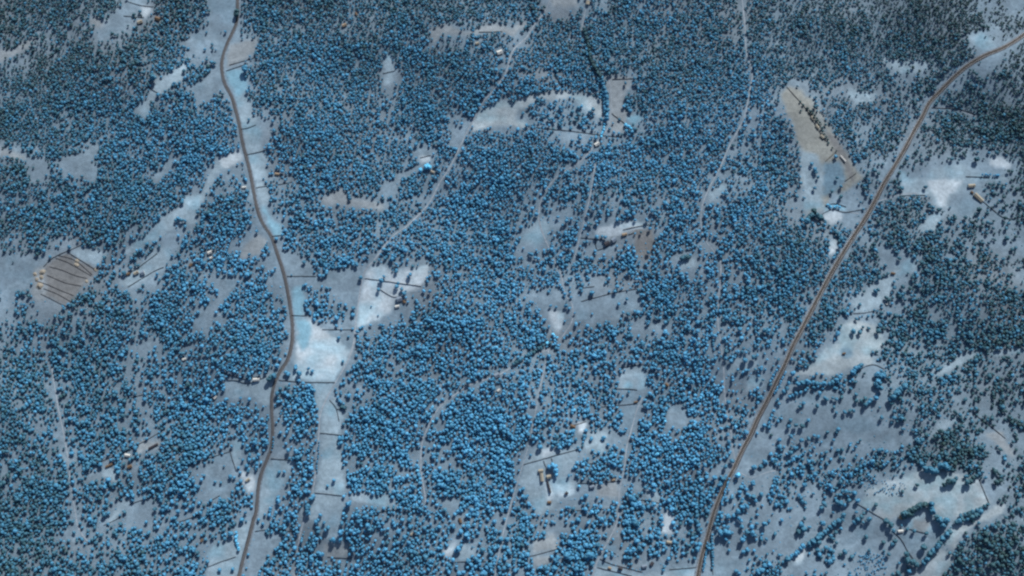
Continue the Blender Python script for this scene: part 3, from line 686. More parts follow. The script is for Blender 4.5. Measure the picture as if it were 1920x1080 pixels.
# ------------------------------------------------------------------ numpy noise and rasters (ground grid in metres)
def vnoise(x, y, s, seed):
    g = np.random.default_rng(seed).random((256, 256))
    u = x / s + 1000.37; v = y / s + 1000.71
    i = np.floor(u).astype(int); j = np.floor(v).astype(int)
    fu = u - i; fv = v - j
    fu = fu * fu * (3 - 2 * fu); fv = fv * fv * (3 - 2 * fv)
    a = g[i % 256, j % 256]; b = g[(i + 1) % 256, j % 256]; c = g[i % 256, (j + 1) % 256]; d = g[(i + 1) % 256, (j + 1) % 256]
    return (a * (1 - fu) + b * fu) * (1 - fv) + (c * (1 - fu) + d * fu) * fv


def fbm(x, y, s, seed, o=3):
    r = 0; a = 1; t = 0
    for k in range(o):
        r = r + a * vnoise(x, y, s / 2 ** k, seed + k); t += a; a *= 0.55
    return r / t


def inside(px, py, poly):
    r = np.zeros(px.shape, bool)
    n = len(poly)
    for k in range(n):
        x1, y1 = poly[k]; x2, y2 = poly[(k + 1) % n]
        if y1 == y2: continue
        c = ((y1 > py) != (y2 > py)) & (px < (x2 - x1) * (py - y1) / (y2 - y1) + x1)
        r ^= c
    return r


def blur(A, k):
    for _ in range(k):
        A = (np.roll(A, 1, 0) + 2 * A + np.roll(A, -1, 0)) / 4
        A = (np.roll(A, 1, 1) + 2 * A + np.roll(A, -1, 1)) / 4
    return A


# rasters kept on a 2.5 px lattice in map space
ST_ = 2.5
MX0, MY0, MX1, MY1 = -400, -400, 2320, 1480
rx = np.arange(MX0, MX1, ST_); ry = np.arange(MY0, MY1, ST_)
RX, RY = np.meshgrid(rx, ry)
wx = RX + (fbm(RX, RY, 14, 50) - .5) * 13; wy = RY + (fbm(RX, RY, 14, 60) - .5) * 13
# forest digit, bilinear
gx_ = np.clip(wx / 30 - .5, 0, 62.999); gy_ = np.clip(wy / 30 - .5, 0, 34.999)
i0 = gx_.astype(int); j0 = gy_.astype(int); fx = gx_ - i0; fy = gy_ - j0
DEN = (D[j0, i0] * (1 - fx) + D[j0, i0 + 1] * fx) * (1 - fy) + (D[j0 + 1, i0] * (1 - fx) + D[j0 + 1, i0 + 1] * fx) * fy
DEN = DEN + (fbm(RX, RY, 34, 70, 3) - .5) * 4.2
SOIL = {'P': (0.295, 0.345, 0.385), 'B': (0.17, 0.228, 0.285), 'L': (0.235, 0.308, 0.37), 'W': (0.40, 0.46, 0.52), 'T': (0.235, 0.265, 0.295), 'C': (0.19, 0.34, 0.44), 'Y': (0.235, 0.245, 0.24),
        'N': (0.165, 0.17, 0.18), 'G': (0.14, 0.22, 0.29)}
forest_soil = np.array((0.130, 0.178, 0.228))
COLR = np.tile(forest_soil, (*RX.shape, 1))
m1 = fbm(RX, RY, 70, 80, 4)[..., None]
pale = np.array((0.180, 0.242, 0.30)); dull = np.array((0.15, 0.165, 0.185))
COLR = COLR * (1 - m1) + pale * m1
m2 = np.clip((fbm(RX, RY, 120, 90, 3)[..., None] - .5) * 3, 0, 1)
COLR = COLR * (1 - .6 * m2) + dull * .6 * m2
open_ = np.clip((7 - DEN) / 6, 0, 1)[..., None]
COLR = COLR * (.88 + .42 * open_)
FM = np.zeros(RX.shape)
for key, dig, poly in FIELDS:
    xs = [p[0] for p in poly]; ys = [p[1] for p in poly]
    sel = (RX > min(xs) - 8) & (RX < max(xs) + 8) & (RY > min(ys) - 8) & (RY < max(ys) + 8)
    ii = np.where(sel)
    w_ = 0.6
    ins = inside(RX[ii] + (wx[ii] - RX[ii]) * w_, RY[ii] + (wy[ii] - RY[ii]) * w_, poly)
    ii = (ii[0][ins], ii[1][ins])
    if dig is not None:
        DEN[ii] = dig
    base = np.array(SOIL[key]) * (0.84 + 0.32 * fbm(RX[ii], RY[ii], 30, 100, 4))[:, None]
    if key in 'WLBP':   # damp hollows stay greener, which this film shows as cyan; worn ground shows pale
        g = np.clip((fbm(RX[ii], RY[ii] * 1.3, 38, 140, 4) - .52) * 5, 0, 1)[:, None] * (.6 if key != 'B' else .25)
        base = base * (1 - g) + base * np.array((.66, .93, 1.02)) * g
        g = np.clip((fbm(RX[ii] * .8, RY[ii], 17, 160, 4) - .58) * 7, 0, 1)[:, None]
        base = base * (1 + .22 * g)
    COLR[ii] = base
    FM[ii] = 1
CB = blur(COLR, 2) * np.array((.95, .99, .985))
# streaks of mowing and dry veins over the open ground
vein = np.abs(fbm(RX + RY * .4, RY * 1.6, 45, 120, 4) - .5)
CB = CB * (1 + (0.16 * np.clip(1 - vein * 14, 0, 1) - .03)[..., None] * np.array((1, .95, .85)))

# keep-clear mask: roads, tracks, houses, yards
CLEAR = np.zeros(RX.shape, bool)


def stamp(pts, r, arr=None):
    P = np.array(pts, float)
    for k in range(len(P) - 1):
        d = np.linalg.norm(P[k + 1] - P[k]); n = max(1, int(d / 1.5))
        for t in np.linspace(0, 1, n + 1):
            c = P[k] * (1 - t) + P[k + 1] * t
            a0 = int((c[0] - r - MX0) / ST_); a1 = int((c[0] + r - MX0) / ST_) + 2
            b0 = int((c[1] - r - MY0) / ST_); b1 = int((c[1] + r - MY0) / ST_) + 2
            a0, b0 = max(a0, 0), max(b0, 0)
            m = (RX[b0:b1, a0:a1] - c[0]) ** 2 + (RY[b0:b1, a0:a1] - c[1]) ** 2 < r * r
            CLEAR[b0:b1, a0:a1] |= m


stamp(ROADS['west'], 7); stamp(ROADS['east'], 7.5)
for _, t, w in TRACKS: stamp(t, 3.4)
for h in HOUSES: stamp([(h[0] - .1, h[1]), (h[0], h[1])], max(h[2], h[3]) * .5 + 4)
for h in HEAPS: stamp([(h[0] - .1, h[1]), (h[0], h[1])], h[2] + 3)


def sample(A, px, py):
    i = np.clip(((np.asarray(px) - MX0) / ST_ + .5).astype(int), 0, A.shape[1] - 1)
    j = np.clip(((np.asarray(py) - MY0) / ST_ + .5).astype(int), 0, A.shape[0] - 1)
    return A[j, i]


# ------------------------------------------------------------------ ground: one sheet, fine inside the view, out to the horizon
def ground():
    f = lambda a, b, s: np.arange(a, b, s)
    xs = np.concatenate([[-24000, -12000, -6000, -3000, -2000, -1600], f(-1320, 1320, 3.0), [1600, 2000, 3000, 6000, 12000, 24000]])
    ys = np.concatenate([[-24000, -12000, -6000, -3000, -1600, -1100], f(-820, 860, 3.0), [1200, 1600, 3000, 6000, 12000, 24000]])
    X, Y = np.meshgrid(xs, ys)
    px, py = PX(np.clip(X, -1500, 1500), np.clip(Y, -1000, 1000))
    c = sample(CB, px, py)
    # furrows of the ploughed field and of the striped fields by the west road
    V = np.stack([X, Y, hgt(X, Y)], -1).reshape(-1, 3)
    nx, ny = len(xs), len(ys)
    idx = np.arange(nx * ny).reshape(ny, nx)
    Q = np.stack([idx[:-1, :-1], idx[:-1, 1:], idx[1:, 1:], idx[1:, :-1]], -1).reshape(-1, 4)
    me = bpy.data.meshes.new("ground")
    me.vertices.add(len(V)); me.vertices.foreach_set("co", V.astype(np.float32).ravel())
    me.loops.add(len(Q) * 4); me.loops.foreach_set("vertex_index", Q.astype(np.int32).ravel())
    me.polygons.add(len(Q)); me.polygons.foreach_set("loop_start", np.arange(0, len(Q) * 4, 4, dtype=np.int32))
    me.update(calc_edges=True)
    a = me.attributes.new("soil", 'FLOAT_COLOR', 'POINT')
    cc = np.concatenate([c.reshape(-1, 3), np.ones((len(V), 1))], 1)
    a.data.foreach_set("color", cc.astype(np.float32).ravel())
    m = bpy.data.materials.new("soil_and_dry_grass"); m.use_nodes = True
    n = m.node_tree.nodes; l = m.node_tree.links
    b = n["Principled BSDF"]; b.inputs["Roughness"].default_value = 0.95; b.inputs["Specular IOR Level"].default_value = 0.05
    at = n.new("ShaderNodeAttribute"); at.attribute_name = "soil"
    geo = n.new("ShaderNodeNewGeometry")
    n1 = n.new("ShaderNodeTexNoise"); n1.inputs["Scale"].default_value = 0.16; n1.inputs["Detail"].default_value = 5; n1.inputs["Roughness"].default_value = .7
    n2 = n.new("ShaderNodeTexNoise"); n2.inputs["Scale"].default_value = 0.035; n2.inputs["Detail"].default_value = 4
    l.new(geo.outputs["Position"], n1.inputs["Vector"]); l.new(geo.outputs["Position"], n2.inputs["Vector"])
    r1 = n.new("ShaderNodeMapRange"); r1.inputs[1].default_value = .3; r1.inputs[2].default_value = .7; r1.inputs[3].default_value = .80; r1.inputs[4].default_value = 1.20
    r2 = n.new("ShaderNodeMapRange"); r2.inputs[1].default_value = .3; r2.inputs[2].default_value = .7; r2.inputs[3].default_value = .88; r2.inputs[4].default_value = 1.12
    l.new(n1.outputs[0], r1.inputs[0]); l.new(n2.outputs[0], r2.inputs[0])
    mm = n.new("ShaderNodeMath"); mm.operation = 'MULTIPLY'
    l.new(r1.outputs[0], mm.inputs[0]); l.new(r2.outputs[0], mm.inputs[1])
    vs = n.new("ShaderNodeVectorMath"); vs.operation = 'SCALE'
    l.new(at.outputs["Color"], vs.inputs[0]); l.new(mm.outputs[0], vs.inputs["Scale"])
    l.new(vs.outputs[0], b.inputs["Base Color"])
    bm_ = n.new("ShaderNodeBump"); bm_.inputs["Strength"].default_value = .5; bm_.inputs["Distance"].default_value = 1.2
    l.new(n1.outputs[0], bm_.inputs["Height"]); l.new(bm_.outputs[0], b.inputs["Normal"])
    me.materials.append(m)
    o = bpy.data.objects.new("ground", me); COL.objects.link(o); o["kind"] = 'structure'


ground()

# ------------------------------------------------------------------ roads and tracks
LW = smooth_line(ROADS['west']); LE = smooth_line(ROADS['east'])
strip("road_verge", LW, 8.5, 0.05, M['verge'], wob=.5)
strip("road", LW, 4.3, 0.16, M['asphalt'], wob=.08)
strip("roadside_ditch", LW, 1.3, 0.09, M['stone'], off=-3.1, wob=.2)
strip("roadside_ditch", LE, 1.5, 0.09, M['stone'], off=4.4, wob=.3)
strip("road_verge", LE, 11.5, 0.05, M['verge'], wob=.7)
strip("road", LE, 6.6, 0.16, M['asphalt2'], wob=.08)
for s_ in (-1, 1): strip("road_marking", LE, .25, 0.21, M['paint'], off=s_ * 2.8)
for _, t, w in TRACKS:
    strip("track", smooth_line(t, 6), w * .78, 0.10 + .01 * random.random(), M['track'], wob=.35)


# ------------------------------------------------------------------ walls
def wall(pts, label, w=1.1, h=1.7, m='stone'):
    L = smooth_line(pts, 5)
    L = L + np.random.default_rng(len(label)).normal(size=L.shape) * .1
    T = np.gradient(L, axis=0); T /= np.linalg.norm(T, axis=1)[:, None] + 1e-9
    N = np.stack([-T[:, 1], T[:, 0]], 1)
    c = L.mean(0)
    V = []; F = []
    rr = np.random.default_rng(int(c[0]) % 997 + 3)
    for k, p in enumerate(L):
        hh = h * rr.uniform(.75, 1.15)
        for s, z, ww in ((1, -.1, .62), (1, hh, .42), (-1, hh, .42), (-1, -.1, .62)):
            q = p + N[k] * s * w * ww - c
            V.append((q[0], q[1], z + float(hgt(q[0] + c[0], q[1] + c[1]) - hgt(c[0], c[1]))))
    for k in range(len(L) - 1):
        a = 4 * k; b = a + 4
        for j in range(3):
            F.append((a + j, a + j + 1, b + j + 1, b + j))
    n = len(L)
    F.append((0, 1, 2, 3)); F.append((4 * n - 1, 4 * n - 2, 4 * n - 3, 4 * n - 4))
    o = mesh_obj("field_wall", V, F, M[m])
    o.location = (c[0], c[1], float(hgt(c[0], c[1])))
    tag(o, label, "field wall", "dark field walls between the clearings")


for k, (lab, pts) in enumerate(WALLS):
    furrow = 'furrow' in lab
    wall(pts, lab, 0.7 if furrow else 0.75, 0.85 if furrow else 1.15, 'stone2' if 'brown' in lab else 'stone')


# ------------------------------------------------------------------ houses
def boxv(x0, x1, y0, y1, z0, z1):
    V = [(x0, y0, z0), (x1, y0, z0), (x1, y1, z0), (x0, y1, z0), (x0, y0, z1), (x1, y0, z1), (x1, y1, z1), (x0, y1, z1)]
    F = [(0, 3, 2, 1), (4, 5, 6, 7), (0, 1, 5, 4), (1, 2, 6, 5), (2, 3, 7, 6), (3, 0, 4, 7)]
    return V, F


def house(px, py, ln, wd, ang, roof, wallm, label, cat):
    x, y = G(px, py)
    ln *= .9; wd *= .88
    t = thing(cat if cat != 'ruin' else 'stone_ruin', label, cat, float(x), float(y), None, R(ang))
    a, b = ln / 2, wd / 2; h = 3.2 if wd > 4.5 else 2.4; rise = wd * .26; ov = .35
    V = [(-a, -b, -1.2), (a, -b, -1.2), (a, b, -1.2), (-a, b, -1.2), (-a, -b, h), (a, -b, h), (a, b, h), (-a, b, h), (-a, 0, h + rise), (a, 0, h + rise)]
    F = [(0, 1, 5, 4), (2, 3, 7, 6), (0, 4, 8, 7, 3), (1, 2, 6, 9, 5)]
    mesh_obj("wall", V, F, M[wallm], t)
    e = rise / b; zl = h - ov * e
    A, B = a + ov, b + ov; tk = .22
    V = [(-A, -B, zl + .03), (A, -B, zl + .03), (A, 0, h + rise + .03), (-A, 0, h + rise + .03), (A, B, zl + .03), (-A, B, zl + .03)]
    V += [(v[0], v[1], v[2] + tk) for v in V]
    F = [(6, 7, 8, 9), (9, 8, 10, 11), (0, 3, 2, 1), (3, 5, 4, 2), (0, 1, 7, 6), (5, 11, 10, 4), (0, 6, 9, 3), (3, 9, 11, 5), (1, 2, 8, 7), (2, 4, 10, 8)]
    r = mesh_obj("roof", V, F, M[roof], t)
    if not cat in ('hut', 'ruin', 'shelter', 'shed', 'byre', 'barn'):
        V, F = boxv(a * .5, a * .5 + .8, -.4, .4, h + rise * .5, h + rise + 1.2)
        mesh_obj("chimney", V, F, M['w_brown'], r)
    V, F = boxv(-.5, .5, -b - .06, -b + .1, 0, 2.05); mesh_obj("door", V, F, M['wood'], t)
    for s in (-1, 1):
        for q in (-1, 1):
            xc = s * a * .6
            V, F = boxv(xc - .45, xc + .45, q * b - .05, q * b + .05, 1.0, 1.9); mesh_obj("window", V, F, M['glass'], t)


for h in HOUSES: house(*h)

# ------------------------------------------------------------------ rubble heaps
for k, (px, py, r, lab) in enumerate(HEAPS):
    x, y = G(px, py); q = np.random.default_rng(k + 9)
    V = [(0, 0, r * .42)]; F = []; ns = 14
    for j, (rf, zf) in enumerate(((.3, .38), (.62, .2), (.85, .08), (1.05, -.02))):
        for i in range(ns):
            a = 2 * math.pi * i / ns; rr = r * rf * q.uniform(.75, 1.2)
            V.append((rr * math.cos(a), rr * math.sin(a), r * max(zf * q.uniform(.7, 1.4), -.02)))
    for i in range(ns): F.append((0, 1 + i, 1 + (i + 1) % ns))
    for j in range(3):
        for i in range(ns):
            a0 = 1 + j * ns + i; a1 = 1 + j * ns + (i + 1) % ns
            F.append((a0, a0 + ns, a1 + ns, a1))
    o = mesh_obj("rubble_heap", V, F, M['rock']); o.location = (float(x), float(y), float(hgt(x, y)))
    tag(o, lab, "rubble heap", "tan heaps round the ploughed field")


# ------------------------------------------------------------------ trees
def ico(n):
    import bmesh
    bm = bmesh.new(); bmesh.ops.create_icosphere(bm, subdivisions=n, radius=1)
    V = np.array([v.co[:] for v in bm.verts]); F = np.array([[v.index for v in f.verts] for f in bm.faces]); bm.free()
    return V, F


IV, IF = ico(2)
IV1, IF1 = ico(1)
IV3, IF3 = ico(3)


def crown(seed, rich):
    """domed, lumpy crown of unit radius about its foot: z runs from 0.55 to 2.2"""
    q = np.random.default_rng(seed)
    V0, F0 = (IV3, IF3) if rich else (IV, IF)
    lobes = q.normal(size=(7, 3)); lobes[:, 2] = np.abs(lobes[:, 2]) * .7; lobes /= np.linalg.norm(lobes, axis=1)[:, None]
    d = np.max(V0 @ lobes.T, axis=1)
    r = .52 + .52 * np.clip((d - .35) / .65, 0, 1) + q.normal(size=len(V0)) * .14
    V = V0 * r[:, None]
    V[:, 0] *= q.uniform(.85, 1.12)
    V[:, 2] = np.where(V[:, 2] < 0, V[:, 2] * .45, V[:, 2] * .95)
    V[:, 2] += 1.02
    F = F0.copy()
    if not rich:   # a limb or two that carries its own clump of leaves
        for _ in range(int(q.integers(1, 4))):
            an = q.uniform(0, 6.28); s0 = q.uniform(.3, .5); rad = q.uniform(.6, .85)
            W = IV1 * (s0 * (1 + q.normal(size=len(IV1)) * .15))[:, None] + np.array([rad * math.cos(an), rad * math.sin(an), q.uniform(.7, 1.35)])
            F = np.vstack([F, IF1 + len(V)]); V = np.vstack([V, W])
    # leaf sprays
    k = 130 if rich else 26
    dirs = q.normal(size=(k, 3)); dirs /= np.linalg.norm(dirs, axis=1)[:, None]; dirs[:, 2] = np.abs(dirs[:, 2]) * .95 - .1
    dd = np.max(dirs @ lobes.T, axis=1)
    rr = .60 + .52 * np.clip((dd - .35) / .65, 0, 1)
    c = dirs * rr[:, None]; c[:, 2] = c[:, 2] * .95 + 1.02
    s = q.uniform(.10, .19, k) if rich else q.uniform(.2, .32, k)
    u = q.normal(size=(k, 3)); u /= np.linalg.norm(u, axis=1)[:, None]
    v = np.cross(dirs, u); v /= np.linalg.norm(v, axis=1)[:, None] + 1e-9
    P = np.stack([c + u * s[:, None], c + v * s[:, None] * .8, c - u * s[:, None] * .9 + dirs * s[:, None] * .3, c - v * s[:, None] * .8], 1).reshape(-1, 3)
    b = len(V) + 4 * np.arange(k)
    T = np.concatenate([np.stack([b, b + 1, b + 2], 1), np.stack([b, b + 2, b + 3], 1)])
    return np.vstack([V, P]), np.vstack([F, T])


def trunkgeo(n=6):
    V = []; F = []
    for k, (z, r) in enumerate(((-.05, .10), (.5, .075), (1.1, .055))):
        for i in range(n):
            a = 2 * math.pi * i / n; V.append((r * math.cos(a) + .03 * k, r * math.sin(a), z))
    for k in range(2):
        for i in range(n):
            a = k * n + i; b = k * n + (i + 1) % n
            F += [(a, b, b + n), (a, b + n, a + n)]
    # three limbs up into the crown
    for j in range(3):
        an = 2.1 * j + .4; o = len(V)
        for (z, rad, r) in ((.6, .03, .04), (1.15, .42, .02)):
            for i in range(3):
                a = 2 * math.pi * i / 3
                V.append((rad * math.cos(an) + r * math.cos(a), rad * math.sin(an) + r * math.sin(a), z))
        for i in range(3):
            a = o + i; b = o + (i + 1) % 3
            F += [(a, b, b + 3), (a, b + 3, a + 3)]
    return np.array(V), np.array(F)


# region tints: 0.5 = bright blue of the middle; lens fall-off painted into the leaves as duller teal to the left, top and right
def falloff_tint(px, py):
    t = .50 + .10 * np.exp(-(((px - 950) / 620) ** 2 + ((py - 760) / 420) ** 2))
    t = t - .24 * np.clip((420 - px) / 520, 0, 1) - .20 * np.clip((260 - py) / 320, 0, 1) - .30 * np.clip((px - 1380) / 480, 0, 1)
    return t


def base_r(px, py):
    r = 2.4 + .62 * np.clip(py / 1080, 0, 1)
    r = r - .55 * np.clip((px - 1350) / 300, 0, 1) * np.clip((450 - py) / 450, 0, 1)
    r = r - .25 * np.clip((350 - px) / 350, 0, 1)
    return r


trees = []   # px, py, r, tint, traced
grid = {}
CELL = 8.0


def ok(px, py, r, f):
    ci, cj = int(px // CELL), int(py // CELL)
    for a in range(ci - 1, ci + 2):
        for b in range(cj - 1, cj + 2):
            for (qx, qy, qr) in grid.get((a, b), ()):
                if (qx - px) ** 2 + (qy - py) ** 2 < ((qr + r) * f) ** 2: return False
    return True


def put(px, py, r, t, traced):
    trees.append((px, py, r, t, traced))
    grid.setdefault((int(px // CELL), int(py // CELL)), []).append((px, py, r))


for px, py, r, t in PASTURE:
    # the point traced is the middle of cap and shadow: the foot sits there
    put(px, py - 1, r * .8, t if t >= 0 else float(falloff_tint(px, py)) + random.uniform(-.16, .05), 1)
for pts, sp, r, t in TROWS:
    P = np.array(pts, float)
    for k in range(len(P) - 1):
        d = np.linalg.norm(P[k + 1] - P[k]); n = max(1, round(d / sp))
        for i in range(n):
            c = P[k] + (P[k + 1] - P[k]) * (i + random.uniform(-.15, .15)) / n
            put(c[0] + random.uniform(-1, 1), c[1] - 1 + random.uniform(-1, 1), r * random.uniform(.8, 1.05), t + random.uniform(-.08, .08), 1)

# small orchard dots near the bottom right
for _ in range(110):
    px, py = random.uniform(1598, 1662), random.uniform(1035, 1080)
    if ok(px, py, 1.2, .85): put(px, py, random.uniform(.9, 1.5), .6, 0)
for _ in range(60):
    px, py = random.uniform(1622, 1700), random.uniform(900, 930)
    if ok(px, py, 1.2, .9): put(px, py, random.uniform(.8, 1.4), .55, 0)

NC = 300000
cx = rng.uniform(-150, 2070, NC); cy = rng.uniform(-150, 1220, NC)
den = sample(DEN, cx, cy); clr = sample(CLEAR, cx, cy)
# clumping
cl = fbm(cx, cy, 22, 200, 2)
dk = np.clip((den + .9 * np.clip((420 - cy) / 300, 0, 1)) / 8.8, 0, 1.15)
pr = dk ** (2.7 + .35 * (cy > 560)) * np.clip(.12 + 1.7 * cl, 0.05, 1.7)
pr = pr * (1 - .2 * ((cx > 1430) & (cy > 690)) * (den < 7)) * (1 + .25 * (cx < 430) * (cy < 420))
keep = (rng.random(NC) < pr * .9) & ~clr
br = base_r(cx, cy); rt = falloff_tint(cx, cy)
stand = fbm(cx, cy, 90, 300, 2)
rs = np.clip(rng.lognormal(0, .24, NC), .55, 1.55); tr = rng.normal(0, .10, NC)
for k in np.where(keep)[0]:
    r = br[k] * rs[k] * (.9 + .2 * cl[k])
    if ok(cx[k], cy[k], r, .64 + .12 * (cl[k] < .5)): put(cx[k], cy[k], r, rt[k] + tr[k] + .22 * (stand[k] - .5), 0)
# young trees and small crowns that close the canopy between the big ones
N2 = 160000
cx = rng.uniform(-150, 2070, N2); cy = rng.uniform(-150, 1220, N2)
den = sample(DEN, cx, cy); clr = sample(CLEAR, cx, cy)
br = base_r(cx, cy); rt = falloff_tint(cx, cy); stand = fbm(cx, cy, 90, 300, 2)
keep = (rng.random(N2) < np.clip((den - 4.3 + .8 * (cy < 400) - 1.0 * (cy > 560)) / 5, 0, 1) ** 1.6 * .8) & ~clr
for k in np.where(keep)[0]:
    r = br[k] * random.uniform(.42, .72)
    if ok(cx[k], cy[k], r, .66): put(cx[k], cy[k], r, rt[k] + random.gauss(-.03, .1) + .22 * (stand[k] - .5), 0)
print("trees", len(trees))

T = np.array(trees)
TX, TY = G(T[:, 0], T[:, 1])
TZ = hgt(TX, TY)
inview = (T[:, 0] > 4) & (T[:, 0] < 1916) & (T[:, 1] > 4) & (T[:, 1] < 1076)
size = T[:, 2] * inview
order = np.argsort(-size)
single = order[:300]
mass = np.setdiff1d(np.arange(len(T)), single)

TV, TF = trunkgeo()
# the mass of the wood: every remaining tree with its own crown and trunk, one object
protos = [crown(s, False) for s in range(14)]
Vs, Fs, Ts, Vt, Ft = [], [], [], [], []
off = 0; offt = 0
tv5, tf5 = TV[:18], TF[:24]
for j, (cv, cf) in enumerate(protos):
    ids = mass[j::14]
    n = len(ids)
    a = rng.uniform(0, 2 * np.pi, n); r = T[ids, 2]; hz = r * rng.uniform(.9, 1.35, n)
    ca, sa = np.cos(a)[:, None], np.sin(a)[:, None]
    e = rng.uniform(.72, 1.15, n)[:, None]
    X = (cv[:, 0] * e * ca - cv[:, 1] * sa) * r[:, None] + TX[ids][:, None]
    Y = (cv[:, 0] * e * sa + cv[:, 1] * ca) * r[:, None] + TY[ids][:, None]
    Z = cv[:, 2][None] * hz[:, None] + TZ[ids][:, None]
    V = np.stack([X, Y, Z], -1)
    Vs.append(V.reshape(-1, 3)); Fs.append((cf[None] + (off + np.arange(n) * len(cv))[:, None, None]).reshape(-1, 3))
    Ts.append(np.repeat(T[ids, 3], len(cv))); off += n * len(cv)
    X = tv5[:, 0][None] * r[:, None] + TX[ids][:, None]; Y = tv5[:, 1][None] * r[:, None] + TY[ids][:, None]; Z = tv5[:, 2][None] * hz[:, None] + TZ[ids][:, None]
    Vt.append(np.stack([X, Y, Z], -1).reshape(-1, 3)); Ft.append((tf5[None] + (offt + np.arange(n) * len(tv5))[:, None, None]).reshape(-1, 3)); offt += n * len(tv5)
Vc = np.vstack(Vs); Fc = np.vstack(Fs); Tc = np.concatenate(Ts)
Vk = np.vstack(Vt); Fk = np.vstack(Ft) + len(Vc)
me = fast_mesh("woodland", np.vstack([Vc, Vk]), np.vstack([Fc, Fk]), M['leaf'], np.concatenate([Tc, np.zeros(len(Vk))]))
me.materials.append(M['bark'])
mi = np.zeros(len(Fc) + len(Fk), np.int32); mi[len(Fc):] = 1
me.polygons.foreach_set("material_index", mi)
wood = bpy.data.objects.new("woodland", me); COL.objects.link(wood)
tag(wood, "mass of blue-crowned trees covering the hills between the clearings", "woodland", kind='stuff')

# the 300 that show largest: a tree each, with trunk and crown
kinds = []
for s in range(10):
    cv, cf = crown(500 + s, True)
    for t in (.12, .25, .38, .5, .62, .75, 1.0):
        kinds.append((s, t, fast_mesh("crown", cv, cf, M['leaf'], np.full(len(cv), t))))
trunk_me = fast_mesh("trunk", TV, TF, M['bark'])

LM = [(h[0], h[1], s) for h, s in zip(HOUSES, [None] * len(HOUSES))]
LANDMARKS = [
 (937,99,"white square house in the top wood"),(646,48,"orange-roofed house near the top"),(1119,271,"white house below the pale paddock"),
 (749,561,"grey-roofed house by the white field"),(1144,453,"twin dark barns"),(932,704,"house in the pinkish yard"),(1016,895,"long tan farm shed"),
 (1688,970,"pinkish-roofed house of the big pale field"),(1834,371,"slanting tan barn of the eastern farm"),(1582,663,"brown ruin in the eastern clearing"),
 (394,474,"white house below the pale valley"),(481,712,"oblong white shed by the west road"),(240,854,"bright house of the lower-left farm"),
 (1254,1017,"tan farmhouse near the bottom wood"),(1163,1066,"dark house between the bottom walls"),(1541,257,"lowest terrace ruin of the tan field"),
 (1376,880,"junction of the east road and pale track"),(590,925,"wall between light-blue and white paddocks"),(552,600,"wall left of the wedge-shaped grove"),
 (1186,708,"square white paddock"),(1060,215,"middle of the crescent clearing"),(420,120,"west road bend at the cyan meadow"),
 (1562,405,"white patch by the east road"),(1480,760,"first wall off the east road"),(1500,1042,"white scrape at the bottom"),
 (1058,600,"looping track clearing"),(1396,700,"pale gap left of the east road"),(798,313,"pale hut in the cyan trees"),
 (1855,945,"right corner of the big pale field"),(1630,570,"small eastern clearing"),(130,520,"ploughed tan field"),(406,885,"blue quadrangle field"),
 (845,1038,"white scrape in the bottom wood"),(1022,1020,"tan clearing near the bottom"),(1765,350,"wide pale field in the east"),(630,1032,"small square tan plot"),
 (1730,217,"east road where the side wall branches"),(1520,950,"big tree clump in the lower pasture"),(1400,1075,"bottom edge of the lower pasture"),
 (700,700,"dense wood right of the central meadow"),(290,170,"diagonal wall in the north-west gap"),(1590,840,"middle of the eastern pasture"),
 (1110,830,"light clearing above the farm"),(1880,440,"far eastern pasture"),(1760,880,"thick hedge above the big pale field"),
 (210,960,"pale clearing in the lower-left wood"),(340,420,"pale valley"),(1285,490,"small glade left of the east track"),
]
DIRS = ["east", "north-east", "north", "north-west", "west", "south-west", "south", "south-east"]
NUM = ["right at", "one", "two", "three", "four", "five", "six", "seven", "eight", "nine", "ten", "eleven", "twelve", "thirteen", "fourteen", "fifteen", "sixteen",
       "seventeen", "eighteen", "nineteen", "twenty"]
used = set()
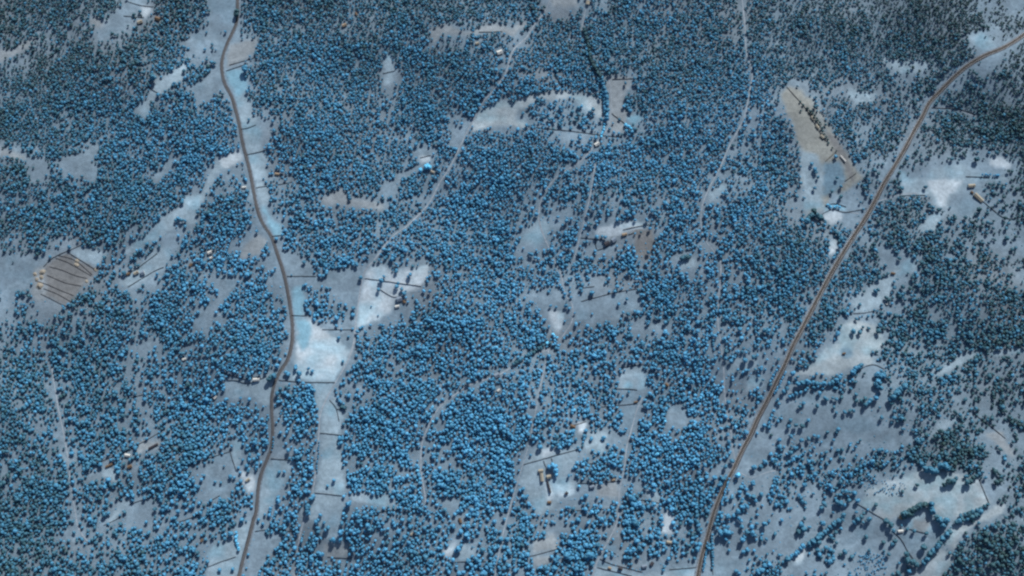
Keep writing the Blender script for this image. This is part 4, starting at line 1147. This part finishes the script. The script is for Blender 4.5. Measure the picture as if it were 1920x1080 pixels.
for idx in single:
    px, py, r, t, traced = trees[idx]
    q = np.random.default_rng(int(idx) + 7)
    tt = min((.12, .25, .38, .5, .62, .75, 1.0), key=lambda v: abs(v - t))
    cands = [k for k in kinds if k[1] == tt]
    cme = cands[int(q.integers(len(cands)))][2]
    dn = float(sample(DEN, px, py))
    where = "standing open" if dn < 2.2 else ("in thin wood" if dn < 5 else "in dense wood")
    sz = "very large" if r > 5.7 else ("large" if r > 5.15 else "broad")
    hue = "bright cyan" if t > .85 else ("dark blue" if t < .32 else ("mid-blue" if t < .52 else "light blue"))
    lab = None
    for (lx, ly, ln_) in sorted(LANDMARKS, key=lambda m: (m[0] - px) ** 2 + (m[1] - py) ** 2)[:6]:
        dx, dy = px - lx, ly - py
        w = min(40, int(round(math.hypot(dx, dy) / 9)))
        dd = DIRS[int(round(math.atan2(dy, dx) / (math.pi / 4))) % 8]
        ws = (NUM[w] if w <= 20 else str(w))
        c = f"{sz} {hue} tree {ws} crowns {dd} of {ln_}" if w > 1 else (f"{sz} {hue} tree one crown {dd} of {ln_}" if w == 1 else f"{sz} {hue} tree right at {ln_}")
        if len(c.split()) <= 14 and len((c + " " + where).split()) <= 16: c2 = c.replace(" tree ", f" tree {where}, ", 1)
        else: c2 = c
        if c2 not in used:
            lab = c2; break
    if lab is None: lab = c2 + " beside another"
    lab = " ".join(lab.split()[:16])
    used.add(lab)
    x, y = float(TX[idx]), float(TY[idx])
    root = thing("tree", lab, "tree", x, y, "larger single trees picked out from the wood", q.uniform(0, 6.28))
    hz = float(q.uniform(1.0, 1.35))
    root.scale = (r, r, r * hz)
    for nm, md in (("crown", cme), ("trunk", trunk_me)):
        o = bpy.data.objects.new(nm, md); COL.objects.link(o); o.parent = root

# ------------------------------------------------------------------ undergrowth: low scrub between the trees, one object
NB = 60000
bx = rng.uniform(-60, 1980, NB); by = rng.uniform(-60, 1140, NB)
bd = sample(DEN, bx, by); bc = sample(CLEAR, bx, by)
kp = (rng.random(NB) < np.clip(.04 + bd / 10, 0, .8) * np.clip(fbm(bx, by, 18, 400, 2) * 1.8 - .3, 0, 1)) & ~bc & (bd > 1.2)
bx, by = bx[kp][:16000], by[kp][:16000]
gx, gy = G(bx, by)
octv = np.array([(1, 0, .2), (.3, .95, .25), (-.8, .6, .2), (-.85, -.5, .2), (.25, -1, .2), (.05, .05, 1.0), (.5, .3, .75), (-.4, -.2, .8)])
octf = np.array([(0, 1, 6), (1, 5, 6), (0, 6, 5), (1, 2, 5), (2, 3, 7), (2, 7, 5), (3, 4, 7), (4, 5, 7), (4, 0, 5)])
n = len(gx); a = rng.uniform(0, 6.28, n); r = rng.uniform(.6, 1.7, n)
ca, sa = np.cos(a)[:, None], np.sin(a)[:, None]
V = np.stack([(octv[:, 0] * ca - octv[:, 1] * sa) * r[:, None] + gx[:, None], (octv[:, 0] * sa + octv[:, 1] * ca) * r[:, None] + gy[:, None],
              (octv[:, 2][None] * r[:, None]) * 1.1 - .12 + hgt(gx, gy)[:, None]], -1).reshape(-1, 3)
F = (octf[None] + (np.arange(n) * 8)[:, None, None]).reshape(-1, 3)
tb = np.repeat(falloff_tint(bx, by) + rng.normal(0, .12, n), 8)
me = fast_mesh("undergrowth", V, F, M['leaf'], tb)
o = bpy.data.objects.new("undergrowth", me); COL.objects.link(o)
tag(o, "low blue scrub scattered over the ground between the trees", "undergrowth", kind='stuff')
